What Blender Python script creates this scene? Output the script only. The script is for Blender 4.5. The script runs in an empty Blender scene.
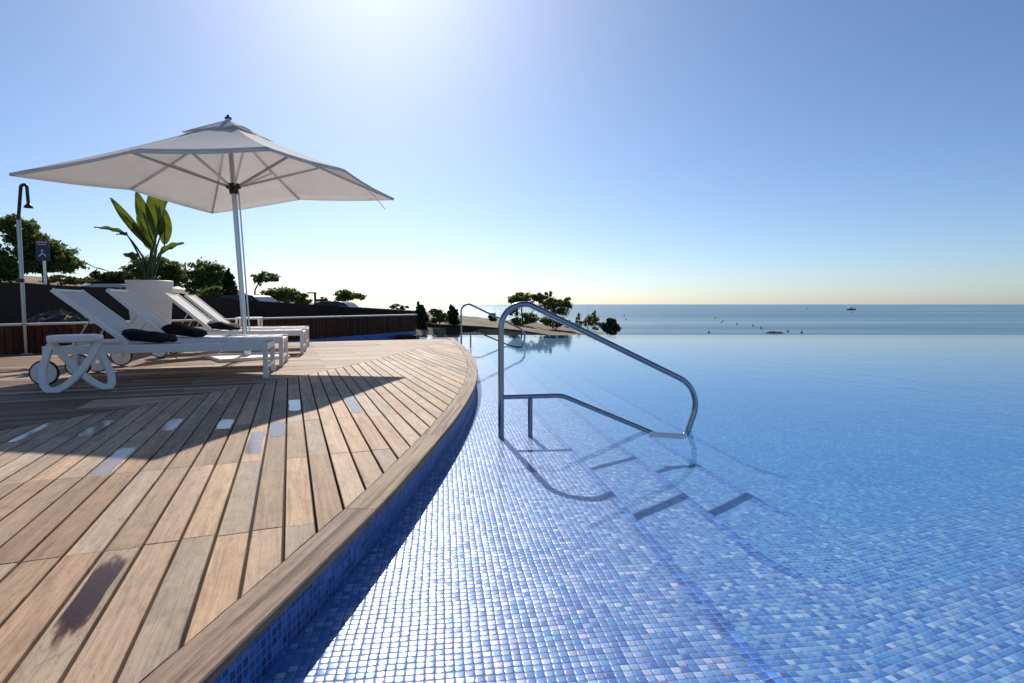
import bpy, bmesh, math, random
import numpy as np
from mathutils import Vector, Matrix, noise as mnoise

random.seed(7)
R = math.radians
SC = bpy.context.scene
COL = SC.collection

# ------------------------------------------------------------------ camera, sky, sun, exposure
cam = bpy.data.cameras.new('camera')
cam.sensor_width = 36.0
cam.lens = 569.0 / 1024.0 * 36.0
cam.clip_start = 0.05
cam.clip_end = 60000
camo = bpy.data.objects.new('camera', cam)
COL.objects.link(camo)
camo.location = (0, 0, 0.95)
camo.rotation_euler = (R(90 - 3.74), 0, 0)
SC.camera = camo

SUN_EL, SUN_AZ = 35.0, -13.2            # azimuth from +Y towards +X
W = bpy.data.worlds.new('World')
SC.world = W
W.use_nodes = True
nt = W.node_tree
sky = nt.nodes.new('ShaderNodeTexSky')
sky.sky_type = 'NISHITA'
sky.sun_disc = False
sky.sun_elevation = R(SUN_EL)
sky.sun_rotation = R(SUN_AZ)
sky.altitude = 0
sky.air_density = 0.85
sky.dust_density = 0.6
sky.ozone_density = 6.0
bg = nt.nodes['Background']
bg.inputs['Strength'].default_value = 0.112
nt.links.new(sky.outputs[0], bg.inputs['Color'])

sl = bpy.data.lights.new('sun', 'SUN')
sl.energy = 5.0
sl.angle = R(0.5)
sl.color = (1.0, 0.95, 0.87)
slo = bpy.data.objects.new('sun', sl)
COL.objects.link(slo)
sd = Vector((math.sin(R(SUN_AZ)) * math.cos(R(SUN_EL)), math.cos(R(SUN_AZ)) * math.cos(R(SUN_EL)), math.sin(R(SUN_EL))))
slo.rotation_euler = sd.to_track_quat('Z', 'Y').to_euler()
slo.location = (-6, 20, 18)

SC.view_settings.view_transform = 'Standard'
SC.view_settings.look = 'None'
SC.view_settings.exposure = 0.0
SC.view_settings.gamma = 1.0
SC.render.engine = 'CYCLES'
SC.cycles.max_bounces = 8
SC.cycles.transparent_max_bounces = 12
SC.cycles.caustics_reflective = False
SC.cycles.caustics_refractive = False

# ------------------------------------------------------------------ mesh helpers
class MB:
    def __init__(s):
        s.v = []; s.f = []; s.uv = []; s.col = []; s.mi = []
    def face(s, pts, uv=None, col=None, mi=0):
        n = len(s.v)
        s.v += [tuple(p) for p in pts]
        s.f.append(tuple(range(n, n + len(pts))))
        s.uv.append(uv if uv else [(0, 0)] * len(pts))
        s.col.append(col); s.mi.append(mi)
    def box(s, c, size, M=None, mi=0):
        hx, hy, hz = size[0] / 2, size[1] / 2, size[2] / 2
        P = [Vector((x, y, z)) for z in (-hz, hz) for y in (-hy, hy) for x in (-hx, hx)]
        if M is not None: P = [M @ p for p in P]
        P = [p + Vector(c) for p in P]
        n = len(s.v); s.v += [tuple(p) for p in P]
        for q in ((0, 2, 3, 1), (4, 5, 7, 6), (0, 1, 5, 4), (2, 6, 7, 3), (0, 4, 6, 2), (1, 3, 7, 5)):
            s.f.append(tuple(n + i for i in q)); s.uv.append([(0, 0)] * 4); s.col.append(None); s.mi.append(mi)
    def bar(s, a, b, w, h, upv=(0, 0, 1), mi=0):
        a = Vector(a); b = Vector(b); d = b - a; L = d.length; z = d.normalized()
        x = Vector(upv).cross(z)
        if x.length < 1e-4: x = Vector((1, 0, 0))
        x.normalize(); y = z.cross(x)
        M = Matrix((x, y, z)).transposed()
        s.box((a + b) / 2, (w, h, L), M, mi)
    def tube(s, path, r, n=12, caps=True, mi=0):
        path = [Vector(p) for p in path]
        m = len(path); rr = r if isinstance(r, (list, tuple)) else [r] * m
        base = len(s.v)
        t0 = (path[1] - path[0]).normalized()
        ref = Vector((0, 0, 1)) if abs(t0.z) < .9 else Vector((1, 0, 0))
        x = ref.cross(t0).normalized()
        for i, p in enumerate(path):
            if i == 0: t = path[1] - path[0]
            elif i == m - 1: t = path[-1] - path[-2]
            else: t = (path[i + 1] - path[i]).normalized() + (path[i] - path[i - 1]).normalized()
            t.normalize()
            x = (x - t * x.dot(t)).normalized(); y = t.cross(x)
            for k in range(n):
                a = 2 * math.pi * k / n
                s.v.append(tuple(p + (x * math.cos(a) + y * math.sin(a)) * rr[i]))
        for i in range(m - 1):
            for k in range(n):
                k2 = (k + 1) % n
                s.f.append((base + i * n + k, base + i * n + k2, base + (i + 1) * n + k2, base + (i + 1) * n + k))
                s.uv.append([(0, 0)] * 4); s.col.append(None); s.mi.append(mi)
        if caps:
            for i, rev in ((0, True), (m - 1, False)):
                q = [base + i * n + k for k in range(n)]
                s.f.append(tuple(reversed(q) if rev else q)); s.uv.append([(0, 0)] * n); s.col.append(None); s.mi.append(mi)
    def ribbon(s, path, w, h, upv, mi=0):
        """rectangular bar swept along a path; w along the local side vector, h along upv-ish"""
        path = [Vector(p) for p in path]; m = len(path); base = len(s.v); U = Vector(upv)
        for i, p in enumerate(path):
            t = (path[min(i + 1, m - 1)] - path[max(i - 1, 0)]).normalized()
            x = (U - t * U.dot(t)).normalized(); y = t.cross(x)
            for a, b in ((-1, -1), (1, -1), (1, 1), (-1, 1)):
                s.v.append(tuple(p + x * a * w / 2 + y * b * h / 2))
        for i in range(m - 1):
            for k in range(4):
                k2 = (k + 1) % 4
                s.f.append((base + i * 4 + k, base + i * 4 + k2, base + (i + 1) * 4 + k2, base + (i + 1) * 4 + k))
                s.uv.append([(0, 0)] * 4); s.col.append(None); s.mi.append(mi)
        for i, rev in ((0, True), (m - 1, False)):
            q = [base + i * 4 + k for k in range(4)]
            s.f.append(tuple(reversed(q) if rev else q)); s.uv.append([(0, 0)] * 4); s.col.append(None); s.mi.append(mi)
    def lathe(s, prof, n=24, c=(0, 0, 0), axis='Z', mi=0, closed=False):
        base = len(s.v); m = len(prof)
        for r, z in prof:
            for k in range(n):
                a = 2 * math.pi * k / n
                p = (r * math.cos(a), r * math.sin(a), z)
                if axis == 'Y': p = (p[0], p[2], p[1])
                if axis == 'X': p = (p[2], p[0], p[1])
                s.v.append((c[0] + p[0], c[1] + p[1], c[2] + p[2]))
        for i in range(m - 1):
            for k in range(n):
                k2 = (k + 1) % n
                s.f.append((base + i * n + k, base + i * n + k2, base + (i + 1) * n + k2, base + (i + 1) * n + k))
                s.uv.append([(0, 0)] * 4); s.col.append(None); s.mi.append(mi)
    def build(s, name, mat, parent=None, smooth=False, bevel=0, seg=2, fix=True, auto=None):
        me = bpy.data.meshes.new(name)
        me.from_pydata(s.v, [], s.f)
        mats = mat if isinstance(mat, (list, tuple)) else [mat]
        for m in mats: me.materials.append(m)
        if len(mats) > 1: me.polygons.foreach_set('material_index', s.mi)
        uvl = me.uv_layers.new(name='UVMap')
        uvl.data.foreach_set('uv', [c for f in s.uv for p in f for c in p])
        if any(c is not None for c in s.col):
            at = me.color_attributes.new('rnd', 'FLOAT_COLOR', 'CORNER')
            buf = []
            for f, c in zip(s.f, s.col):
                cc = tuple(c) if c is not None else (0.5, 0.5, 0.5, 1)
                for _ in f: buf += cc
            at.data.foreach_set('color', buf)
        if fix:
            bm = bmesh.new(); bm.from_mesh(me)
            bmesh.ops.recalc_face_normals(bm, faces=bm.faces)
            bm.to_mesh(me); bm.free()
        o = bpy.data.objects.new(name, me); COL.objects.link(o)
        if parent is not None: o.parent = parent
        if smooth: me.shade_smooth()
        if bevel:
            b = o.modifiers.new('bevel', 'BEVEL'); b.width = bevel; b.segments = seg; b.limit_method = 'ANGLE'; b.angle_limit = R(35)
            b.harden_normals = False
        if auto is not None and smooth:
            try: me.set_sharp_from_angle(angle=R(auto))
            except Exception: pass
        return o

def tag(o, label=None, cat=None, group=None, kind=None):
    if label: o['label'] = label
    if cat: o['category'] = cat
    if group: o['group'] = group
    if kind: o['kind'] = kind
    return o

def thing(name, label, cat, loc=(0, 0, 0), rz=0, group=None):
    o = bpy.data.objects.new(name, None); COL.objects.link(o)
    o.empty_display_size = .2
    o.location = loc; o.rotation_euler = (0, 0, rz)
    return tag(o, label, cat, group)

def copy_tree(o, parent=None):
    c = o.copy(); COL.objects.link(c); c.parent = parent
    for ch in [x for x in COL.objects if x.parent == o]: copy_tree(ch, c)
    return c

def smoothstep(a, b, x):
    t = min(1, max(0, (x - a) / (b - a))); return t * t * (3 - 2 * t)

def interp(x, xs, ys): return float(np.interp(x, xs, ys))

def fillet(pts, rads, n=8):
    """polyline with rounded corners"""
    pts = [Vector(p) for p in pts]; out = [pts[0]]
    for i in range(1, len(pts) - 1):
        r = rads[i - 1]
        a = (pts[i - 1] - pts[i]).normalized(); b = (pts[i + 1] - pts[i]).normalized()
        ang = a.angle(b)
        if r <= 0 or ang > math.pi - .01: out.append(pts[i]); continue
        d = r / math.tan(ang / 2)
        p0 = pts[i] + a * d; p1 = pts[i] + b * d
        bis = (a + b).normalized(); c = pts[i] + bis * (r / math.sin(ang / 2))
        u = p0 - c; w = p1 - c; tot = u.angle(w); ax = u.cross(w).normalized()
        for k in range(n + 1):
            out.append(c + Matrix.Rotation(tot * k / n, 3, ax) @ u)
    out.append(pts[-1]); return out

# ------------------------------------------------------------------ materials
def newmat(name):
    m = bpy.data.materials.new(name); m.use_nodes = True
    return m, m.node_tree, m.node_tree.nodes['Principled BSDF']

class NT:
    def __init__(s, nt): s.nt = nt
    def n(s, t, **kw):
        x = s.nt.nodes.new(t)
        for k, v in kw.items(): setattr(x, k, v)
        return x
    def l(s, a, b): s.nt.links.new(a, b)
    def math(s, op, a, b=None, c=None):
        x = s.n('ShaderNodeMath', operation=op)
        for i, q in enumerate((a, b, c)):
            if q is None: continue
            if isinstance(q, (int, float)): x.inputs[i].default_value = q
            else: s.l(q, x.inputs[i])
        return x.outputs[0]
    def vmath(s, op, a, b=None, scale=None):
        x = s.n('ShaderNodeVectorMath', operation=op)
        for i, q in enumerate((a, b)):
            if q is None: continue
            if isinstance(q, (tuple, list)): x.inputs[i].default_value = q
            else: s.l(q, x.inputs[i])
        if scale is not None:
            if isinstance(scale, (int, float)): x.inputs['Scale'].default_value = scale
            else: s.l(scale, x.inputs['Scale'])
        return x.outputs[0]
    def noise(s, vec, scale, detail=4, rough=.55, dist=0, dims='3D'):
        x = s.n('ShaderNodeTexNoise'); x.noise_dimensions = dims
        x.inputs['Scale'].default_value = scale; x.inputs['Detail'].default_value = detail
        x.inputs['Roughness'].default_value = rough; x.inputs['Distortion'].default_value = dist
        if vec is not None: s.l(vec, x.inputs['Vector'])
        return x
    def ramp(s, fac, stops):
        x = s.n('ShaderNodeValToRGB'); e = x.color_ramp.elements
        while len(e) < len(stops): e.new(.5)
        for i, (p, c) in enumerate(stops):
            e[i].position = p; e[i].color = c if len(c) == 4 else (*c, 1)
        s.l(fac, x.inputs[0]); return x.outputs[0]
    def mix(s, fac, a, b, mode='MIX'):
        x = s.n('ShaderNodeMix', data_type='RGBA', blend_type=mode)
        if isinstance(fac, (int, float)): x.inputs[0].default_value = fac
        else: s.l(fac, x.inputs[0])
        for i, q in ((6, a), (7, b)):
            if isinstance(q, (tuple, list)): x.inputs[i].default_value = q if len(q) == 4 else (*q, 1)
            else: s.l(q, x.inputs[i])
        return x.outputs[2]
    def map(s, vec, scale=(1, 1, 1), loc=(0, 0, 0)):
        x = s.n('ShaderNodeMapping'); x.inputs['Scale'].default_value = scale; x.inputs['Location'].default_value = loc
        s.l(vec, x.inputs['Vector']); return x.outputs[0]
    def bump(s, h, strength=.3, dist=.01):
        x = s.n('ShaderNodeBump'); x.inputs['Strength'].default_value = strength; x.inputs['Distance'].default_value = dist
        s.l(h, x.inputs['Height']); return x.outputs[0]

def simple(name, col, rough=.5, metal=0, var=.08, scale=8, bump=0, spec=.5, obj=True):
    m, nt, b = newmat(name); T = NT(nt)
    tc = T.n('ShaderNodeTexCoord')
    nz = T.noise(tc.outputs['Object'], scale, 5)
    c = T.mix(nz.outputs['Fac'], tuple(max(0, x * (1 - var * 2)) for x in col), tuple(min(1, x * (1 + var * 2)) for x in col))
    T.l(c, b.inputs['Base Color'])
    r = T.math('MULTIPLY_ADD', nz.outputs['Fac'], .15, rough - .07)
    T.l(r, b.inputs['Roughness'])
    b.inputs['Metallic'].default_value = metal
    b.inputs['Specular IOR Level'].default_value = spec
    if bump:
        nz2 = T.noise(tc.outputs['Object'], scale * 12, 4)
        T.l(T.bump(nz2.outputs['Fac'], bump, .004), b.inputs['Normal'])
    return m

M = {}

def wood_material(name, tint=(1, 1, 1), dark=1.0, streak=0.0):
    m, nt, b = newmat(name); T = NT(nt)
    uv = T.n('ShaderNodeUVMap'); uv.uv_map = 'UVMap'
    at = T.n('ShaderNodeAttribute'); at.attribute_name = 'rnd'
    sep = T.n('ShaderNodeSeparateColor'); T.l(at.outputs['Color'], sep.inputs[0])
    off = T.vmath('SCALE', at.outputs['Vector'], scale=37.0)
    vec = T.vmath('ADD', uv.outputs[0], off)
    n1 = T.noise(T.map(vec, (1.3, 34, 1)), 1.0, 6, .62, .9)          # growth rings along the board
    n2 = T.noise(T.map(vec, (6, 300, 1)), 1.0, 5, .7, .3)            # fine fibre
    n3 = T.noise(T.map(vec, (1.4, 7, 1)), 1.0, 4, .6, 1.4)           # broad bleached and brown zones
    n4 = T.noise(T.map(vec, (26, 70, 1)), 1.0, 6, .7)                # specks
    n5 = T.noise(T.map(vec, (7, 16, 1)), 1.0, 5, .65, 1.0)           # blotches
    base = T.ramp(n1.outputs['Fac'], [(.30, (.150, .085, .045)), (.43, (.285, .180, .105)), (.56, (.375, .250, .150)), (.74, (.46, .325, .205))])
    grey = T.ramp(n3.outputs['Fac'], [(.3, (.235, .185, .140)), (.7, (.42, .315, .215))])
    c = T.mix(T.math('MULTIPLY_ADD', sep.outputs[1], .45, .32 - streak * .3), base, grey)
    fib = T.ramp(n2.outputs['Fac'], [(.33, (.58, .52, .47)), (.52, (1, 1, 1)), (.75, (1.1, 1.1, 1.1))])
    c = T.mix(.75, c, fib, 'MULTIPLY')
    spk = T.ramp(n4.outputs['Fac'], [(.33, (.66, .60, .55)), (.46, (1, 1, 1))])
    c = T.mix(.65, c, spk, 'MULTIPLY')
    blo = T.ramp(n5.outputs['Fac'], [(.30, (.72, .68, .66)), (.50, (1, 1, 1)), (.72, (1.10, 1.09, 1.06))])
    c = T.mix(.8, c, blo, 'MULTIPLY')
    if streak:
        n6 = T.noise(T.map(vec, (.9, 42, 1)), 1.0, 5, .6, .5)
        st = T.ramp(n6.outputs['Fac'], [(.40, (.30, .20, .14)), (.50, (1, 1, 1)), (.62, (1.15, 1.12, 1.08))])
        c = T.mix(streak, c, st, 'MULTIPLY')
    hv = T.n('ShaderNodeHueSaturation'); hv.inputs['Fac'].default_value = 1
    T.l(T.math('MULTIPLY_ADD', sep.outputs[2], .014, .490), hv.inputs['Hue'])
    T.l(T.math('MULTIPLY_ADD', sep.outputs[0], .52, .74), hv.inputs['Value'])
    T.l(T.math('MULTIPLY_ADD', sep.outputs[1], -.25, .98), hv.inputs['Saturation'])
    T.l(c, hv.inputs['Color'])
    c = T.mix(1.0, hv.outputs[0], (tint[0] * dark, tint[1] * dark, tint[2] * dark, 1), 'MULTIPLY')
    T.l(c, b.inputs['Base Color'])
    T.l(T.math('MULTIPLY_ADD', n2.outputs['Fac'], .2, .58), b.inputs['Roughness'])
    b.inputs['Specular IOR Level'].default_value = .14
    hgt = T.math('ADD', T.math('MULTIPLY', n2.outputs['Fac'], .7), T.math('MULTIPLY', n1.outputs['Fac'], .6))
    T.l(T.bump(hgt, .6, .003), b.inputs['Normal'])
    return m
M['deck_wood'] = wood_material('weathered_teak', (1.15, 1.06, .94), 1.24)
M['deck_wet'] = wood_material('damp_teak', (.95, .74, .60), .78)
M['edge_wood'] = wood_material('teak_edging', (1.0, .95, .90), 1.0, .85)

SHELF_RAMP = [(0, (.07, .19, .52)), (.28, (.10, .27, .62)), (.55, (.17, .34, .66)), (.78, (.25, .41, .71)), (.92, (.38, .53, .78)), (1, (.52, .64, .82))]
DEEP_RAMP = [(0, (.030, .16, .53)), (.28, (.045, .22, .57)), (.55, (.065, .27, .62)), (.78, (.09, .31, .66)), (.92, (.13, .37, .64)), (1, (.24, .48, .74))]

def tile_material(name, deep=0.0, wall=False, lift=1.0):
    m, nt, b = newmat(name); T = NT(nt)
    uv = T.n('ShaderNodeUVMap'); uv.uv_map = 'UVMap'
    wob = T.noise(uv.outputs[0], 5.0, 2)
    wv_ = T.vmath('SCALE', T.vmath('SUBTRACT', wob.outputs['Color'], (.5, .5, .5)), scale=.008 + .014 * deep)
    s = T.vmath('SCALE', T.vmath('ADD', uv.outputs[0], wv_), scale=1 / .026)
    cell = T.vmath('FLOOR', s)
    fr = T.vmath('FRACTION', s)
    wn = T.n('ShaderNodeTexWhiteNoise'); wn.noise_dimensions = '2D'; T.l(cell, wn.inputs['Vector'])
    wn2 = T.n('ShaderNodeTexWhiteNoise'); wn2.noise_dimensions = '2D'; T.l(T.vmath('ADD', cell, (31.3, 17.1, 0)), wn2.inputs['Vector'])
    # grout mask: distance to the cell border
    d = T.vmath('ABSOLUTE', T.vmath('SUBTRACT', fr, (.5, .5, .5)))
    sx = T.n('ShaderNodeSeparateXYZ'); T.l(d, sx.inputs[0])
    mx = T.math('MAXIMUM', sx.outputs[0], sx.outputs[1])
    g = T.n('ShaderNodeMapRange'); g.interpolation_type = 'SMOOTHSTEP'
    g.inputs[1].default_value = .405; g.inputs[2].default_value = .455
    T.l(mx, g.inputs[0]); grout = g.outputs[0]
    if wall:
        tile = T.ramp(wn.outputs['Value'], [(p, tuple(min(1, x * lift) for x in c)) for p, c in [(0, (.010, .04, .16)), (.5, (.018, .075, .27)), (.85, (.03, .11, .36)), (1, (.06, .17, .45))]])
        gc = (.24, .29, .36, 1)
    else:
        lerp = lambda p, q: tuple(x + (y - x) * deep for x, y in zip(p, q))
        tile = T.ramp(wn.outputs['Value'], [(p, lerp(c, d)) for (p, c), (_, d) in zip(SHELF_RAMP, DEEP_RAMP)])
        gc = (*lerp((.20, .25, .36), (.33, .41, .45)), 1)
    film = T.ramp(wn2.outputs['Value'], [(0, (.55, .78, 1)), (.3, (1, .92, .98)), (.5, (.92, .74, 1)), (.7, (1, .96, .88)), (.85, (.70, 1, 1)), (1, (1, .80, .86))])
    tile = T.mix(.1 if wall else (.55 - .3 * deep), tile, film, 'MULTIPLY')
    T.l(T.mix(grout, tile, gc), b.inputs['Base Color'])
    T.l(T.math('MULTIPLY_ADD', grout, .4, .38), b.inputs['Roughness'])
    T.l(T.math('MULTIPLY_ADD', grout, -.22, .25), b.inputs['Specular IOR Level'])
    # pearly, iridescent glass: tinted glossy lobe, slightly tilted per tile and rounded to the joints
    geo = T.n('ShaderNodeNewGeometry')
    tilt = T.vmath('SCALE', T.vmath('SUBTRACT', wn2.outputs['Color'], (.5, .5, .5)), scale=.13)
    pil = T.vmath('SCALE', T.vmath('SUBTRACT', fr, (.5, .5, .5)), scale=T.math('MULTIPLY', T.math('POWER', mx, 3.0), 7.0))
    pz = T.n('ShaderNodeVectorMath', operation='MULTIPLY'); T.l(pil, pz.inputs[0]); pz.inputs[1].default_value = (1, 1, 0)
    nrm = T.vmath('NORMALIZE', T.vmath('ADD', T.vmath('ADD', geo.outputs['Normal'], tilt), pz.outputs[0]))
    gl = T.n('ShaderNodeBsdfGlossy'); gl.distribution = 'GGX'
    irid = T.ramp(wn2.outputs['Value'], [(0, (.35, .55, 1.0)), (.22, (.80, .86, 1)), (.42, (1, .55, .85)), (.55, (.55, .50, 1)), (.70, (1, .90, .70)), (.86, (.45, .92, 1)), (1, (1, .62, .60))])
    T.l(irid, gl.inputs['Color']); T.l(nrm, gl.inputs['Normal'])
    gl.inputs['Roughness'].default_value = .26
    T.l(nrm, b.inputs['Normal'])
    mixs = T.n('ShaderNodeMixShader')
    amt = .05 if wall else (.05 if deep else .055)
    f = T.math('MULTIPLY', T.math('SUBTRACT', 1.0, grout), T.math('MULTIPLY_ADD', wn2.outputs['Value'], amt, amt * .4))
    T.l(f, mixs.inputs[0]); T.l(b.outputs[0], mixs.inputs[1]); T.l(gl.outputs[0], mixs.inputs[2])
    T.l(mixs.outputs[0], nt.nodes['Material Output'].inputs['Surface'])
    return m
M['tile_shelf'] = tile_material('pearl_mosaic')
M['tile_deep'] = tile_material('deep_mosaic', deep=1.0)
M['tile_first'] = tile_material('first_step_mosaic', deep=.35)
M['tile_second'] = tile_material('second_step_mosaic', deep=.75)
M['tile_wall'] = tile_material('dark_mosaic', wall=True, lift=1.35)
M['tile_step_shade'] = tile_material('step_shade_mosaic', wall=True, lift=2.0)  # darker tile tone, riser shadow painted along the step edges

def schlick(T, nrm, f0):
    geo = T.n('ShaderNodeNewGeometry')
    dt = T.n('ShaderNodeVectorMath', operation='DOT_PRODUCT')
    T.l(geo.outputs['Incoming'], dt.inputs[0]); T.l(nrm, dt.inputs[1])
    c = T.math('ABSOLUTE', dt.outputs['Value'])
    p = T.math('POWER', T.math('SUBTRACT', 1.0, c), 5.0)
    x = T.n('ShaderNodeMath', operation='MULTIPLY_ADD'); x.use_clamp = True
    T.l(p, x.inputs[0]); x.inputs[1].default_value = 1 - f0; x.inputs[2].default_value = f0
    return x.outputs[0]

def water_material(name, wave, bumpd, tint, vol=None):
    m, nt, b = newmat(name); T = NT(nt); nt.nodes.remove(b)
    out = nt.nodes['Material Output']
    geo = T.n('ShaderNodeNewGeometry')
    n1 = T.noise(T.map(geo.outputs['Position'], (wave, wave * .7, wave)), 1.0, 3, .5, .4)
    n2 = T.noise(geo.outputs['Position'], wave * 5, 3, .5)
    # calm on the shelf by the deck, livelier to the right
    sp = T.n('ShaderNodeSeparateXYZ'); T.l(geo.outputs['Position'], sp.inputs[0])
    mr = T.n('ShaderNodeMapRange'); mr.inputs[1].default_value = .8; mr.inputs[2].default_value = 4.0
    mr.inputs[3].default_value = .12; mr.inputs[4].default_value = 1.0
    T.l(sp.outputs[0], mr.inputs[0])
    h = T.math('ADD', n1.outputs['Fac'], T.math('MULTIPLY', n2.outputs['Fac'], .55))
    h = T.math('MULTIPLY', h, mr.outputs[0])
    bp = T.n('ShaderNodeBump'); bp.inputs['Strength'].default_value = 1; bp.inputs['Distance'].default_value = bumpd
    T.l(h, bp.inputs['Height'])
    fr = schlick(T, bp.outputs[0], .02)
    tr = T.n('ShaderNodeBsdfTransparent'); tr.inputs['Color'].default_value = tint
    gl = T.n('ShaderNodeBsdfGlossy'); gl.inputs['Roughness'].default_value = .015
    T.l(bp.outputs[0], gl.inputs['Normal'])
    mx = T.n('ShaderNodeMixShader'); T.l(fr, mx.inputs[0]); T.l(tr.outputs[0], mx.inputs[1]); T.l(gl.outputs[0], mx.inputs[2])
    T.l(mx.outputs[0], out.inputs['Surface'])
    if vol:
        va = T.n('ShaderNodeVolumeAbsorption'); va.inputs['Color'].default_value = vol[0]; va.inputs['Density'].default_value = vol[1]
        T.l(va.outputs[0], out.inputs['Volume'])
    return m
M['pool_water'] = water_material('pool_water', 2.2, .006, (1, 1, 1, 1), ((.26, .84, .98, 1), .34))

def film_material(name, tint, rough=.05, f0=.02, ragged=False):
    m, nt, b = newmat(name); T = NT(nt); nt.nodes.remove(b)
    out = nt.nodes['Material Output']
    geo = T.n('ShaderNodeNewGeometry')
    n1 = T.noise(geo.outputs['Position'], 60, 4, .6)
    bp = T.n('ShaderNodeBump'); bp.inputs['Strength'].default_value = .25; bp.inputs['Distance'].default_value = .002
    T.l(n1.outputs['Fac'], bp.inputs['Height'])
    fr = schlick(T, bp.outputs[0], f0)
    tr = T.n('ShaderNodeBsdfTransparent'); tr.inputs['Color'].default_value = tint
    gl = T.n('ShaderNodeBsdfGlossy'); gl.inputs['Roughness'].default_value = rough
    T.l(bp.outputs[0], gl.inputs['Normal'])
    mx = T.n('ShaderNodeMixShader'); T.l(fr, mx.inputs[0]); T.l(tr.outputs[0], mx.inputs[1]); T.l(gl.outputs[0], mx.inputs[2])
    if ragged:                       # the damp mark dries out in a torn edge towards its ends
        uv = T.n('ShaderNodeUVMap'); uv.uv_map = 'UVMap'
        sp = T.n('ShaderNodeSeparateXYZ'); T.l(uv.outputs[0], sp.inputs[0])
        e = T.math('ADD', T.math('ABSOLUTE', sp.outputs[1]), T.math('MULTIPLY', T.math('ABSOLUTE', sp.outputs[0]), .25))
        nz = T.noise(T.map(uv.outputs[0], (1.4, 2.2, 1)), 1.2, 6, .62)
        v = T.math('ADD', e, T.math('MULTIPLY_ADD', nz.outputs['Fac'], 1.3, -.65))
        mr = T.n('ShaderNodeMapRange'); mr.interpolation_type = 'SMOOTHSTEP'; mr.inputs[1].default_value = .52; mr.inputs[2].default_value = .98
        T.l(v, mr.inputs[0])
        cl = T.n('ShaderNodeBsdfTransparent'); m2 = T.n('ShaderNodeMixShader')
        T.l(mr.outputs[0], m2.inputs[0]); T.l(mx.outputs[0], m2.inputs[1]); T.l(cl.outputs[0], m2.inputs[2]); mx = m2
    T.l(mx.outputs[0], out.inputs['Surface'])
    return m
M['puddle'] = film_material('rain_film', (.86, .85, .86, 1), .06, .15)
M['stain'] = film_material('dark_wet_film', (.27, .115, .10, 1), .30, .012, True)

def sea_material():
    m, nt, b = newmat('sea_water'); T = NT(nt)
    geo = T.n('ShaderNodeNewGeometry')
    n0 = T.noise(T.map(geo.outputs['Position'], (.0009, .010, 1)), 1.0, 6, .65, .6)
    n1 = T.noise(T.map(geo.outputs['Position'], (.10, .45, 1)), 1.0, 5, .65, .3)
    c = T.ramp(n0.outputs['Fac'], [(.36, (.070, .165, .225)), (.50, (.115, .225, .285)), (.62, (.23, .35, .41))])
    T.l(c, b.inputs['Base Color'])
    T.l(T.math('MULTIPLY_ADD', n0.outputs['Fac'], .2, .22), b.inputs['Roughness'])
    b.inputs['IOR'].default_value = 1.33
    b.inputs['Specular IOR Level'].default_value = .32
    T.l(T.bump(n1.outputs['Fac'], 1.0, 1.1), b.inputs['Normal'])
    return m
M['sea'] = sea_material()

def ground_material():
    m, nt, b = newmat('dry_ground'); T = NT(nt)
    geo = T.n('ShaderNodeNewGeometry')
    n0 = T.noise(geo.outputs['Position'], .35, 5, .6)
    n1 = T.noise(geo.outputs['Position'], 3.5, 6, .7)
    c = T.ramp(n0.outputs['Fac'], [(.3, (.16, .13, .07)), (.5, (.33, .25, .155)), (.7, (.44, .34, .225))])
    c2 = T.ramp(n1.outputs['Fac'], [(.3, (.45, .45, .4)), (.6, (1, 1, 1))])
    T.l(T.mix(.9, c, c2, 'MULTIPLY'), b.inputs['Base Color'])
    b.inputs['Roughness'].default_value = .95
    T.l(T.bump(n1.outputs['Fac'], 1.0, .15), b.inputs['Normal'])
    return m
M['ground'] = ground_material()
M['asphalt'] = simple('car_park_asphalt', (.05, .05, .05), .9, var=.2, scale=3, bump=.4)

def foliage_material(name, c1, c2, trans=.25):
    m, nt, b = newmat(name); T = NT(nt)
    geo = T.n('ShaderNodeNewGeometry')
    tc = T.n('ShaderNodeTexCoord')
    n = T.noise(tc.outputs['Object'], 2.2, 3)
    f = T.math('ADD', T.math('MULTIPLY', geo.outputs['Random Per Island'], .6), T.math('MULTIPLY_ADD', n.outputs['Fac'], .9, -.25))
    c = T.mix(f, c1, c2)
    T.l(c, b.inputs['Base Color']); b.inputs['Roughness'].default_value = .6
    b.inputs['Specular IOR Level'].default_value = .25
    tl = T.n('ShaderNodeBsdfTranslucent'); T.l(T.mix(.5, c, (.16, .19, .03, 1)), tl.inputs['Color'])
    mx = T.n('ShaderNodeMixShader'); mx.inputs[0].default_value = trans
    T.l(b.outputs[0], mx.inputs[1]); T.l(tl.outputs[0], mx.inputs[2])
    T.l(mx.outputs[0], nt.nodes['Material Output'].inputs['Surface'])
    return m
M['pine'] = foliage_material('pine_needles', (.045, .080, .020, 1), (.19, .25, .075, 1), .5)
M['shrub'] = foliage_material('shrub_leaves', (.065, .095, .028, 1), (.22, .26, .10, 1), .5)
M['cypress'] = foliage_material('cypress_leaves', (.014, .022, .010, 1), (.040, .058, .022, 1), .2)
M['scrub'] = foliage_material('dry_scrub', (.07, .065, .025, 1), (.17, .145, .06, 1), .3)
M['bark'] = simple('bark', (.10, .075, .055), .9, var=.25, scale=9, bump=.6)

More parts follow.
